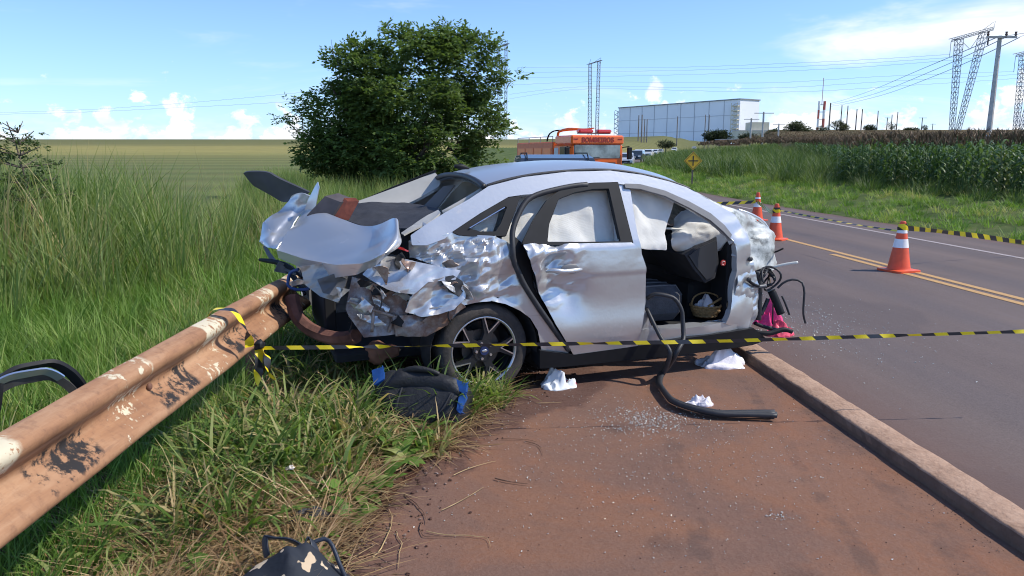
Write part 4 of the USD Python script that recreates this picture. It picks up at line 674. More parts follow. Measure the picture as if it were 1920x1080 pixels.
for k, (a, b, c_) in enumerate((((-1.37,1.42,0.816), (-1.242,1.2,0.819), (-1.099,0.9,0.744)), ((-1.328,1.44,0.915), (-1.269,1.3,0.814), (-1.132,0.95,0.762)), ((-1.247,1.25,0.824), (-1.152,1,0.732), (-1.09,0.8,0.637)))): obj('broken_trim', tube(spline([a, b, c_], 8), [.012, .018, .02, .018, .022, .02, .016, .01], 5), trimb if k != 1 else greyp, car)
obj('bumper_beam', tube(spline([(-1.178,0.8,0.627), (-1.161,0.72,0.511), (-1.08,0.62,0.42), (-0.952,0.48,0.385), (-0.811,0.3,0.426)], 16), .050, 7), plain('rusty_look', (.14, .060, .042), .85, var=.5, scale=7., bump=.7, bscale=18.), car, smooth=45)
obj('tow_cable', tube(spline([(-1.119,0.9,0.803), (-1.18,0.95,0.764), (-1.197,0.92,0.692), (-1.143,0.86,0.664), (-1.059,0.8,0.677)], 14), .012, 6), plain('blue_cable_look', (.03, .07, .20), .5), car, smooth=True)
rust2 = plain('muffler_look', (.22, .095, .055), .8, var=.4, scale=6., bump=.5, bscale=20.)
obj('muffler', tube(spline([(-0.72,0.42,0.262), (-0.687,0.4,0.272), (-0.558,0.34,0.29), (-0.523,0.33,0.289)], 6), [.05, .085, .085, .05, .05, .03], 10), rust2, car, smooth=50); obj('exhaust_pipe', tube(spline([(-0.932,0.4,0.25), (-0.817,0.4,0.261), (-0.711,0.38,0.279)], 6), .026, 8), rust2, car, smooth=True)
# boot lid, prised up and bent
LID = [[(-1.023,1.3,1.196), (-0.872,1.02,1.181), (-0.736,0.74,1.131), (-0.633,0.46,1.141), (-0.572,0.2,1.204), (-0.548,0.12,1.172)], [(-1.131,1.16,1.09), (-0.945,0.87,1.088), (-0.794,0.58,1.059), (-0.68,0.32,1.067), (-0.608,0.06,1.133), (-0.556,0.02,1.121)], [(-1.21,1.05,0.994), (-1.014,0.74,0.983), (-0.851,0.44,0.983), (-0.736,0.16,1.012), (-0.659,-0.06,1.075), (-0.566,-0.04,1.075)], [(-1.254,0.98,0.942), (-1.078,0.66,0.907), (-0.925,0.35,0.905), (-0.801,0.06,0.946), (-0.734,-0.14,1.01), (-0.639,-0.12,1.035)]]
v_, f_ = patch(LID, 34, 46, 3); f_ = f_[:, ::-1]; q_ = v_ * [1, 1, 1]
if vnormals(v_, f_)[:, 2].mean() < 0: f_ = f_[:, ::-1]
edge_w = np.exp(-((v_[:, 1] - 1.22) / .16) ** 2) * np.exp(-((v_[:, 0] - v_[:, 0].min() - .06) / .12) ** 2); v_ = wrinkle(v_, f_, .022, 3.6, 41); v_[:, 2] += .07 * edge_w * crease(v_, 7., 42)
lid = obj('boot_lid', solidify(v_, f_, .012), pc, car, smooth=40)
LIP = [[(-1.261,0.98,0.939), (-1.082,0.66,0.903), (-0.928,0.35,0.902), (-0.801,0.06,0.943), (-0.731,-0.14,1.006), (-0.636,-0.12,1.035)], [(-1.247,1.04,0.872), (-1.058,0.74,0.812), (-0.939,0.44,0.8), (-0.816,0.16,0.858), (-0.719,-0.04,0.943), (-0.59,-0.04,1.043)]]
v_, f_ = patch(LIP, 8, 40, 1); obj('lid_edge', solidify(wrinkle(v_, f_, .008, 6., 43), f_, .01), pd_, lid, smooth=40)
CRN = [[(-1.114,1.38,1.299), (-1.061,1.34,1.324), (-1.009,1.3,1.321), (-0.952,1.26,1.27)], [(-1.187,1.42,1.208), (-1.122,1.33,1.205), (-1.068,1.33,1.187), (-1.015,1.3,1.196)], [(-1.313,1.42,1.13), (-1.239,1.28,1.099), (-1.172,1.26,1.083), (-1.13,1.17,1.105)], [(-1.357,1.32,1.007), (-1.293,1.18,1.015), (-1.242,1.16,1.007), (-1.207,1.05,0.994)], [(-1.344,1.2,0.959), (-1.303,1.12,0.943), (-1.276,1.06,0.937), (-1.254,0.98,0.942)]]
v_, f_ = patch(CRN, 26, 20, 2); obj('bent_corner', solidify(wrinkle(v_, f_, .040, 7., 44), f_, .008), pc, car, smooth=20)
v_, f_ = patch([[(-0.928,1.2,1.412), (-0.92,1.18,1.369)], [(-0.975,1.24,1.327), (-0.93,1.18,1.322)], [(-1.023,1.3,1.196), (-0.953,1.2,1.209)]], 10, 6, 2); obj('torn_strip', solidify(wrinkle(v_, f_, .015, 9., 45), f_, .006), pc, car, smooth=40)
SPL = [[(-1.448,1.75,1.466), (-1.392,1.68,1.48), (-1.275,1.6,1.477), (-1.201,1.54,1.436), (-1.097,1.46,1.384), (-0.984,1.36,1.33)], [(-1.396,1.76,1.39), (-1.326,1.7,1.378), (-1.257,1.64,1.355), (-1.181,1.58,1.331), (-1.106,1.5,1.309), (-1.018,1.4,1.296)], [(-1.366,1.77,1.359), (-1.296,1.72,1.318), (-1.236,1.66,1.282), (-1.176,1.6,1.246), (-1.124,1.52,1.25), (-1.058,1.42,1.271)]]
v_, f_ = patch(SPL, 10, 24, 2); obj('rear_spoiler', solidify(v_, f_, .018), plain('spoiler_look', (.055, .055, .06), .5, var=.2, scale=5.), car, smooth=45)
# boot interior, parcel shelf, seats seen through the missing rear window
def boxpart(name, lo, hi, mat, bevel=.02, parent=None, label=None):
    lo, hi = np.array(lo, float), np.array(hi, float); m = rbox(hi - lo, bevel); m.apply_translation((lo + hi) / 2); return obj(name, m, mat, parent or car, smooth=35, label=label)
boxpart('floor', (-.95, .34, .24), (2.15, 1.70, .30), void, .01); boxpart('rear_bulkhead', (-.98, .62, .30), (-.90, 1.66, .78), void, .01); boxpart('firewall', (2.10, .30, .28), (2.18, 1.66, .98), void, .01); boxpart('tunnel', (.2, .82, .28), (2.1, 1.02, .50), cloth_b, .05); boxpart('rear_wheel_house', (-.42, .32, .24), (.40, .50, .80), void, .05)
SHF = [[(-0.652,1.3,1.228), (-0.428,1.25,1.243), (-0.245,1.2,1.233), (-0.104,0.75,1.215)], [(-0.715,1.1,1.17), (-0.54,1,1.165), (-0.322,0.85,1.171), (-0.198,0.45,1.183)], [(-0.768,0.95,1.129), (-0.6,0.75,1.095), (-0.414,0.5,1.112), (-0.323,0.28,1.144)]]
v_, f_ = patch(SHF, 16, 22, 2); obj('parcel_shelf', solidify(wrinkle(v_, f_, .022, 6., 46), f_, .012), cloth_b, car, smooth=40)
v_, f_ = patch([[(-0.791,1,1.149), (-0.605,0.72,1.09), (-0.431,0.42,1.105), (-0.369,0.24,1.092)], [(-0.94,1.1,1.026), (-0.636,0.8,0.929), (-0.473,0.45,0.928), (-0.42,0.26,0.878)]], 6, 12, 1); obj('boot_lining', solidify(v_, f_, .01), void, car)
cu = np.array([(-0.925,1.18,1.186), (-0.787,1.16,1.328), (-0.69,1.02,1.29), (-0.787,1.04,1.137)]); d_ = np.array([.10, .02, .02]); hull = trimesh.convex.convex_hull(np.vstack([cu, cu - d_ * 1.0])); obj('seat_cushion', hull, plain('cushion_look', (.09, .075, .072), .8, var=.2, scale=10.), car, smooth=30, label='grey brown cushion standing up behind the boot lid')
e_ = np.array([(-0.703,1.01,1.299), (-0.683,0.99,1.276), (-0.761,1,1.14), (-0.789,1.02,1.147)]); obj('cushion_edge', trimesh.convex.convex_hull(np.vstack([e_, e_ + [.02, -.03, .0], e_ + [-.06, .0, 0]])), plain('orange_edge_look', (.30, .075, .035), .6, var=.3, scale=20.), car)
v_, f_ = patch([[(-0.595,1.58,1.235), (-0.262,1.54,1.352), (0.046,1.5,1.468)], [(-0.471,1.5,1.194), (-0.17,1.46,1.285), (0.073,1.42,1.387)], [(-0.299,1.4,1.188), (-0.162,1.38,1.246), (-0.011,1.34,1.331)]], 8, 14, 2); obj('far_pillar_trim', solidify(v_, f_, .02), beige, car, smooth=40)
obj('far_pillar_edge', tube(spline([(-0.647,1.62,1.19), (-0.258,1.56,1.356), (0.059,1.5,1.481)], 8), .012, 5), trimb, car, smooth=True)
v_, f_ = patch([[(-0.114,1.25,1.202), (-0.014,1.2,1.186)], [(0.047,1.22,1.361), (0.133,1.18,1.37)]], 6, 5, 1); obj('inner_pillar', solidify(v_, f_, .02), plain('inner_grey', (.22, .20, .19), .8), car)
obj('window_channel', tube(spline([(-0.192,0.34,1.221), (-0.047,0.33,1.298), (0.088,0.32,1.375)], 6), .022, 6), beige, car, smooth=True)
v_, f_ = patch([[(-0.484,0.24,1.089), (-0.322,0.28,1.158), (-0.21,0.34,1.229)], [(-0.472,0.4,1.087), (-0.371,0.45,1.152), (-0.184,0.5,1.231)]], 6, 10, 1); obj('rear_ledge', solidify(wrinkle(v_, f_, .02, 8., 48), f_, .01), beige, car)
boxpart('rear_seat_back', (.02, .40, .50), (.18, 1.55, 1.12), plain('seat_red', (.10, .035, .025), .85), .06)
seatm = plain('seat_fabric', (.060, .060, .066), .75, var=.25, scale=18., bump=.4, bscale=90.)
for w0 in (.30, 1.08):
    st_ = boxpart('front_seat', (1.02, w0 - .03, .34), (1.72 if w0 < .5 else 1.5, w0 + .48, .61), seatm, .07); boxpart('backrest', (.88, w0 + .02, .50), (1.04, w0 + .48, 1.10), cloth_b, .06, st_); boxpart('headrest', (.88, w0 + .13, 1.12), (.99, w0 + .37, 1.30), cloth_b, .04, st_)
for k in range(3): obj('seat_seam', tube(spline([(1.06, .33 + .16 * k, .614), (1.4, .34 + .15 * k, .618), (1.69, .35 + .14 * k, .606), (1.726, .35 + .14 * k, .53)], 7), .006, 4), greyp, car)
DP = [(1.665,0.862), (1.764,0.927), (1.944,0.989), (1.975,0.788), (1.948,0.669), (1.86,0.635), (1.746,0.754)]
v_, f_ = trimesh.creation.triangulate_polygon(Polygon(DP), engine='earcut'); ex = trimesh.creation.extrude_triangulation(v_, f_, .55); dv_ = ex.vertices; obj('dashboard', (np.stack([dv_[:, 0], .24 + dv_[:, 2], dv_[:, 1]], 1), ex.faces[:, ::-1]), cloth_b, car)
P2 = Polygon(DP).buffer(-.022); v_, f_ = trimesh.creation.triangulate_polygon(P2, engine='earcut'); ex = trimesh.creation.extrude_triangulation(v_, f_, .012); dv_ = ex.vertices; obj('dash_end_cap', (np.stack([dv_[:, 0], .228 + dv_[:, 2], dv_[:, 1]], 1), ex.faces[:, ::-1]), plain('dash_cap', (.035, .036, .04), .5), car)
ec = np.array((2.006,0.224,0.786)); m = trimesh.creation.cylinder(.024, .004); m.apply_transform(trimesh.transformations.rotation_matrix(math.pi / 2, [1, 0, 0])); m.apply_translation(ec); em = obj('airbag_warning', m, plain('emblem_red', (.45, .045, .04), .5), car)
m = MB(); 
for a in (0.6, 2.2, 3.8): m.tube([ec + [math.cos(t) * .014, -.004, math.sin(t) * .014] for t in np.linspace(a, a + 1.2, 6)], .0022, 4)
obj('emblem_mark', m.get(), cladw, em)
sw = [(1.70 + .06 * math.sin(a), 1.28 + .18 * math.cos(a), .86 + .18 * math.sin(a)) for a in np.linspace(0, 6.283, 25)]; obj('steering_wheel', tube(sw, .016, 6), cloth_b, car, smooth=True)
# curtain airbags hanging in the windows, front airbag, belt
def curtain(pts, off, seed, amp=.022):
    v, f = skin(pts, cell=.022, off=off, thick=0, smoothpoly=.008); q = np.stack([v[:, 0] * 1.2 + v[:, 2] * .35, 0 * v[:, 0], v[:, 2] * .35], 1); v[:, 1] += amp * (2 * fbm(q * 7, 3, seed) - 1) * 1.6; v = wrinkle(v, f, amp * .5, 7., seed); v = wrinkle(v, f, amp * .3, 19., seed + 2); return solidify(v, f, .005)
obj('curtain_airbag', curtain([(0.155,1.052), (0.22,1.193), (0.324,1.323), (0.479,1.369), (1.007,1.405), (1.026,1.279), (1.041,0.996), (0.767,0.986), (0.41,0.98), (0.326,0.804), (0.227,0.881)], .10, 51), bag, car, smooth=True)
obj('curtain_airbag', curtain([(1.113,1.381), (1.334,1.355), (1.542,1.283), (1.515,1.216), (1.457,1.135), (1.413,1.048), (1.415,0.928), (1.252,0.939), (1.14,0.963), (1.123,1.204)], .09, 52, .022), bag, car, smooth=True)
obj('curtain_airbag', curtain([(-0.089,1.155), (0.109,1.258), (0.179,1.27), (0.102,1.101), (-0.005,1.098)], .11, 53), bag, car, smooth=True, label='end of the curtain bag seen in the small rear side window')
AB = [[(1.693,0.46,1.044), (1.74,0.48,1.15), (1.898,0.5,1.186), (2.09,0.5,1.147), (2.222,0.46,1.026)], [(1.576,0.3,1.014), (1.666,0.27,1.071), (1.797,0.27,1.099), (1.972,0.27,1.077), (2.156,0.34,0.997)], [(1.571,0.28,0.943), (1.671,0.24,0.956), (1.794,0.24,0.963), (1.971,0.26,0.975), (2.159,0.34,0.946)], [(1.696,0.42,0.855), (1.776,0.36,0.808), (1.893,0.36,0.815), (2.054,0.38,0.844), (2.205,0.44,0.899)]]
v_, f_ = patch(AB, 34, 40, 3); obj('front_airbag', solidify(wrinkle(v_, f_, .045, 9., 55), f_, .004), bag, car, smooth=40)
obj('seat_belt', tube(spline([(1.49,0.24,1.071), (1.617,0.28,1.059), (1.845,0.28,1.047), (1.895,0.27,1.071), (1.955,0.25,1.12)], 14), .007, 5), plain('belt_look', (.62, .60, .52), .8), car)
# small rear side window frame
QW = [(-0.211,1.122), (-0.006,1.23), (0.207,1.339), (0.305,1.351), (0.243,1.241), (0.16,1.086), (-0.007,1.085), (-0.16,1.1)]; QH = [(-0.09,1.142), (0.008,1.192), (0.167,1.27), (0.195,1.277), (0.134,1.168), (0.089,1.115), (-0.021,1.119)]
obj('quarter_window', skin(QW, [QH], cell=.03, off=.004, thick=.03), trimb, car, smooth=35); obj('window_trim', tube(spline([(s_, wside(s_, z_) - .004, z_) for s_, z_ in ((-0.09,1.142), (0.007,1.189), (0.171,1.267))], 6), .005, 5), plain('chrome_look', (.7, .7, .72), .18, metal=1.), car)
# rear door: lower skin with a deep dent, black window frame, handle
DL = [(0.252,1.024), (0.341,1.031), (0.455,1.023), (0.773,1.018), (1.065,1.01), (1.127,0.963), (1.175,0.832), (1.188,0.581), (1.156,0.392), (1.143,0.247), (0.875,0.231), (0.651,0.217), (0.493,0.468), (0.381,0.691), (0.334,0.832), (0.28,0.95)]
door = tag(UsdGeom.Xform.Define(stage, '/World/wrecked_car/rear_door'))
v_, f_ = skin(DL, cell=.014, off=-.022, thick=0, amp=.080, scale=8., seed=61, weight=lambda s, z: np.clip((.74 - s - .25 * np.clip(.75 - z, 0, .4)) / .24, .04, 1) * np.clip((z - .52) / .2, 0, 1), smoothpoly=.004)
v_[:, 1] -= .016 * np.exp(-((v_[:, 2] - .80) / .16) ** 2); v_[:, 1] += .008 * sstep(v_[:, 2], .805, .79) - .018 * np.exp(-((v_[:, 2] - .42) / .12) ** 2); v_[:, 1] += .07 * np.exp(-((v_[:, 0] - .50) / .07) ** 2 - ((v_[:, 2] - .88) / .09) ** 2) + .03 * np.exp(-((v_[:, 0] - .62) / .12) ** 2 - ((v_[:, 2] - .70) / .16) ** 2)
obj('door_skin', solidify(v_, f_, .008), look_paint('dusty_paint', .20), door, smooth=45)
v_, f_ = skin([(a + .015, b) for a, b in DL], cell=.05, off=.05, thick=.03); obj('door_inner', (v_, f_), trimb, door)
WF = [(0.253,1.028), (0.365,1.189), (0.478,1.312), (0.531,1.347), (0.648,1.402), (0.843,1.421), (1.04,1.423), (1.063,1.205), (1.084,1.002), (0.771,1.007), (0.493,1.015)]; WH = [(0.438,1.038), (0.468,1.151), (0.566,1.318), (0.693,1.358), (0.835,1.378), (0.96,1.379), (0.969,1.244), (0.987,1.02), (0.774,1.025)]
obj('window_frame', skin(WF, [WH], cell=.03, off=-.016, thick=.04), trimb, door, smooth=35)
ph = np.array((0.54,-0.045,0.842)); obj('door_handle', tube(spline([np.array((0.414,-0.03,0.843)), np.array((0.449,-0.058,0.853)), ph + [0, -.022, 0], np.array((0.674,-0.03,0.844))], 10), [.010, .014, .016, .017, .017, .017, .017, .016, .014, .010], 8), pc, door, smooth=True)
hc = np.array((0.598,-0.02,0.85)); m = trimesh.creation.icosphere(2, 1.); m.apply_scale([.075, .012, .035]); m.apply_translation(hc); obj('handle_recess', m, greyp, door, smooth=True)
obj('body_seal', tube(spline([(s_, wside(s_, z_) - .006, z_) for s_, z_ in ((0.799,1.407), (0.51,1.369), (0.354,1.322), (0.253,1.209), (0.198,1.091), (0.186,0.973), (0.242,0.809), (0.351,0.627), (0.478,0.447), (0.605,0.274))], 40), .020, 7), rubber, car, smooth=True)
v_, f_ = skin([(0.213,1.091), (0.3,1.012), (0.358,0.729), (0.493,0.476), (0.641,0.238), (0.563,0.301), (0.351,0.612), (0.235,0.824)], cell=.03, off=.05, thick=.02); obj('door_shut_face', (v_, f_), trimb, car)
# hinge post crumple, screen and torn front end
crushed('hinge_post', [(1.958,0.965), (2.071,1.022), (2.13,0.9), (2.19,0.691), (2.238,0.52), (2.229,0.353), (2.151,0.24), (1.911,0.336), (1.969,0.504), (1.993,0.746)], .02, .045, 9.5, 65, pc, .0, cell=.013)
def look_screen():
    g = Graph(); p = g.pos(); c1 = g('voronoi_texture', vector=p, scale=34., feature='distance_to_edge')['distance']; n = g.noise(p, 9., 5., .65)['fac']
    q = g.noise(p, 4.5, 5., .65)['fac']; c = g.ramp(n, [(.30, (.10, .105, .10)), (.44, (.34, .36, .345)), (.60, (.58, .60, .58)), (.75, (.66, .72, .69))]); c = g.mix(g.math('multiply', g.smooth(q, .52, .66), .7), c, (.13, .10, .08))
    return g.done('torn_front_look', g('principled_bsdf', base_color=c, roughness=.52, metallic=.15, normal=g.bump(n, .4, .01))['BSDF'])
SCN = [[(1.605,0.24,1.378), (1.784,0.34,1.339), (1.72, .9, 1.44), (1.64, 1.5, 1.38)], [(1.878,0.22,1.262), (2.137,0.4,1.204), (2.10, .9, 1.25), (2.02, 1.5, 1.20)], [(2.063,0.2,1.154), (2.436,0.45,1.12), (2.26, .9, 1.15), (2.18, 1.5, 1.10)], [(2.164,0.18,1.029), (2.606,0.48,1.011), (2.36, .9, 1.05), (2.30, 1.5, 1.0)], [(2.208,0.16,0.881), (2.649,0.46,0.869), (2.40, .9, .95), (2.36, 1.5, .92)], [(2.229,0.16,0.733), (2.623,0.42,0.706), (2.36, .9, .82), (2.34, 1.5, .80)]]
v_, f_ = patch(SCN, 40, 40, 2); sw_ = np.clip((1.25 - v_[:, 2]) / .2, .15, 1); obj('torn_front', solidify(wrinkle(v_, f_, .075, 6.5, 66, sw_), f_, .006), look_screen(), car, smooth=35)
obj('screen_frame', tube(spline([(2.287,0.45,1.171), (2.436,0.45,1.124), (2.605,0.48,1.02), (2.659,0.46,0.869)], 8), .014, 6), pc, car, smooth=True)
v_, f_ = patch([[(2.292,0.44,1.146), (2.403,0.46,1.107), (2.513,0.46,1.042)], [(2.317,0.4,1.088), (2.409,0.42,1.023), (2.513,0.44,0.965)]], 5, 7, 1); obj('cowl_fragment', solidify(v_, f_, .01), greyp, car)
for z0_, a in (((2.106,0.03,0.836), 0), ((2.095,0.02,0.684), 1)): m = trimesh.creation.icosphere(2, .022); m.apply_scale([1, .5, .9]); m.apply_translation(z0_); obj('hinge_hole', m, rubber, car, smooth=True)
def eval_pt(u, v, w):
    # straight-line spread over the crushed corner between two measured corners of it
    A, B, C_ = np.array((-0.862,0,0.938)), np.array((-0.148,0,0.901)), np.array((-0.879,0,0.502)); p = A + (B - A) * (u - 660) / 210 + (C_ - A) * (v - 500) / 130; return (p[0], w + float(wside(p[0], p[2])), p[2])
# torn shards, lamp pieces and wires at the crushed rear
tail_red = plain('tail_lamp_red', (.42, .02, .02), .15, coat=.6); hr2 = np.random.default_rng(12)
rr_ = np.random.default_rng(33)
for k in range(20):
    u_, v_0 = rr_.uniform(668, 862), rr_.uniform(492, 618); q0 = np.array(eval_pt(u_, v_0, rr_.uniform(-.06, .05))); L_, W_ = rr_.uniform(.05, .13), rr_.uniform(.025, .06); n_ = 9; th_ = np.sort(rr_.uniform(0, 2 * math.pi, n_)); rad_ = rr_.uniform(.55, 1.1, n_); q_, f_ = fill(Polygon(np.stack([np.cos(th_) * L_ * rad_, np.sin(th_) * W_ * rad_], 1)).buffer(.004), .011)
    v_ = np.stack([q_[:, 0], .35 * L_ * (q_[:, 0] / L_) ** 2 * rr_.normal(), q_[:, 1]], 1); v_ = wrinkle(v_, f_, .026, 13., 70 + k); M_ = trimesh.transformations.euler_matrix(rr_.normal(0, .55), rr_.normal(0, .55) + .3, rr_.normal(0, .35)); v_ = v_ @ M_[:3, :3].T + q0; obj('torn_fragment', solidify(v_, f_, .005), [pd_, pm, pd_, pc, pm, trimb][k % 6], car, smooth=22)
SHD = [((-0.552,0.02,1.021), 0, .032), ((-0.482,0.04,0.906), 1, .05), ((-0.711,0,0.769), 2, .06), ((-0.774,-0.04,0.846), 1, .045), ((-0.899,0.28,0.731), 3, .05), ((-0.367,-0.03,0.578), 2, .055), ((-1.046,0.5,0.768), 0, .035), ((-0.582,0,0.561), 1, .05), ((-0.403,0,0.525), 1, .045), ((-1.111,0.75,0.738), 3, .06), ((-0.253,0,0.57), 2, .04), ((-1.218,1.1,0.799), 4, .06)]
for at_, k, sz in SHD:
    tri = np.array([(math.cos(a) * sz * hr2.uniform(.6, 1.5), hr2.normal(0, .012), math.sin(a) * sz * hr2.uniform(.4, 1.0)) for a in np.sort(hr2.uniform(0, 6.28, 5))]); v_, f_ = fill(Polygon([(a, c) for a, b, c in tri]).buffer(.004), .012); v_ = np.stack([v_[:, 0], .02 * crease(np.stack([v_[:, 0], v_[:, 1], 0 * v_[:, 0]], -1), 14., int(sz * 1000)), v_[:, 1]], 1) + np.array(at_); obj(['lamp_shard', 'plastic_shard', 'metal_shard', 'metal_shard', 'plastic_shard'][k], solidify(v_, f_, .004), [tail_red, trimb, pm, pc, greyp][k], car, smooth=40)
for pts in ([(-0.47,0.06,0.943), (-0.505,0,0.879), (-0.464,-0.02,0.818), (-0.488,-0.03,0.76)], [(-0.242,-0.02,0.742), (-0.232,-0.06,0.686), (-0.273,-0.05,0.61), (-0.245,-0.02,0.545)], [(-0.736,0,0.811), (-0.694,-0.05,0.749), (-0.706,-0.03,0.665)], [(-0.868,0.3,0.59), (-0.842,0.25,0.541), (-0.865,0.25,0.471)]): obj('wire', tube(spline(pts, 12), .005, 5), rubber, car, smooth=True)
# looms and hoses hanging from the torn front
hr = np.random.default_rng(4); c0 = np.array((2.327,0.1,0.666)); u_, w_ = np.array([1, 0, 0]), np.array([0, 0, 1])
for k in range(7):
    rr, sq, dy_ = hr.uniform(.035, .085), hr.uniform(.7, 1.15), hr.uniform(-.05, .05); obj('wire_coil', tube([c0 + u_ * math.cos(t) * rr + w_ * math.sin(t) * rr * sq + [0, dy_ + .03 * math.sin(t * 2 + k), 0] for t in np.linspace(k, k + 5.6, 22)], hr.uniform(.006, .011), 5), [rubber, plain('loom_brown', (.10, .06, .04), .7)][k % 2] if k < 2 else rubber, car, smooth=True)
HS = [([(2.233,0.1,0.721), (2.265,0.1,0.552), (2.27,0.1,0.339)], .022, rubber), ([(2.375,0.1,0.566), (2.41,0.08,0.482), (2.448,0.06,0.385)], .034, trimb), ([(2.349,0.1,0.504), (2.323,0.1,0.442), (2.287,0.1,0.38)], .016, rubber), ([(2.434,0.1,0.583), (2.551,0.05,0.652), (2.599,0.02,0.629), (2.61,0,0.539), (2.61,0,0.419), (2.641,0,0.306)], .009, rubber), ([(2.464,0.08,0.521), (2.482,0.06,0.468), (2.522,0.05,0.373)], .008, rubber), ([(2.383,0.08,0.505), (2.388,0.08,0.377), (2.394,0.08,0.299)], .006, rubber), ([(2.361,0.1,0.748), (2.439,0.05,0.776), (2.526,0,0.795)], .011, plain('pipe_white', (.55, .55, .50), .45)), ([(2.527,0.3,0.832), (2.547,0.25,0.855), (2.545,0.2,0.878)], .008, trimb), ([(2.095,0.02,0.675), (2.159,0.03,0.637), (2.261,0.05,0.611)], .012, trimb), ([(2.153,0.04,0.627), (2.213,0.04,0.62), (2.272,0.04,0.624)], .013, greyp), ([(2.236,0.1,0.247), (2.329,0.05,0.238), (2.455,0.02,0.265), (2.516,0,0.247)], .020, trimb), ([(2.241,0.1,0.315), (2.335,0.1,0.278), (2.45,0.1,0.247)], .016, trimb)]
for pts, r_, mt in HS: obj('hose', tube(spline(pts, 14), r_, 6), mt, car, smooth=True)
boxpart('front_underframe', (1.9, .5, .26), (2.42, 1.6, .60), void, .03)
# far side of the body, plain and mostly out of sight
FS = [(-1.05, .45), (-1.1, .80), (-.95, 1.0), (-.42, 1.06), (.0, 1.40), (.55, 1.50), (1.2, 1.49), (1.75, 1.33), (2.25, 1.05), (2.40, .90), (2.42, .30), (.40, .20), (.38, .45), (.2, .66), (-.1, .66), (-.33, .45), (-.36, .25), (-.9, .28)]; FW1 = [(.02, 1.05), (.30, 1.34), (.62, 1.42), (.95, 1.43), (.97, 1.05)]; FW2 = [(1.05, 1.05), (1.05, 1.42), (1.30, 1.40), (1.70, 1.27), (1.98, 1.06)]
def other(m): v, f = m; v = v.copy(); v[:, 1] = 1.82 - v[:, 1]; return v, f[:, ::-1]
obj('left_side', other(skin(FS, [FW1, FW2], cell=.08, thick=.03)), pd_, car, smooth=35); obj('left_curtain_airbag', other(curtain([(.0, 1.04), (.3, 1.38), (.62, 1.45), (1.7, 1.30), (1.95, 1.06), (1.0, .95)], .10, 58)), bag, car, smooth=True)
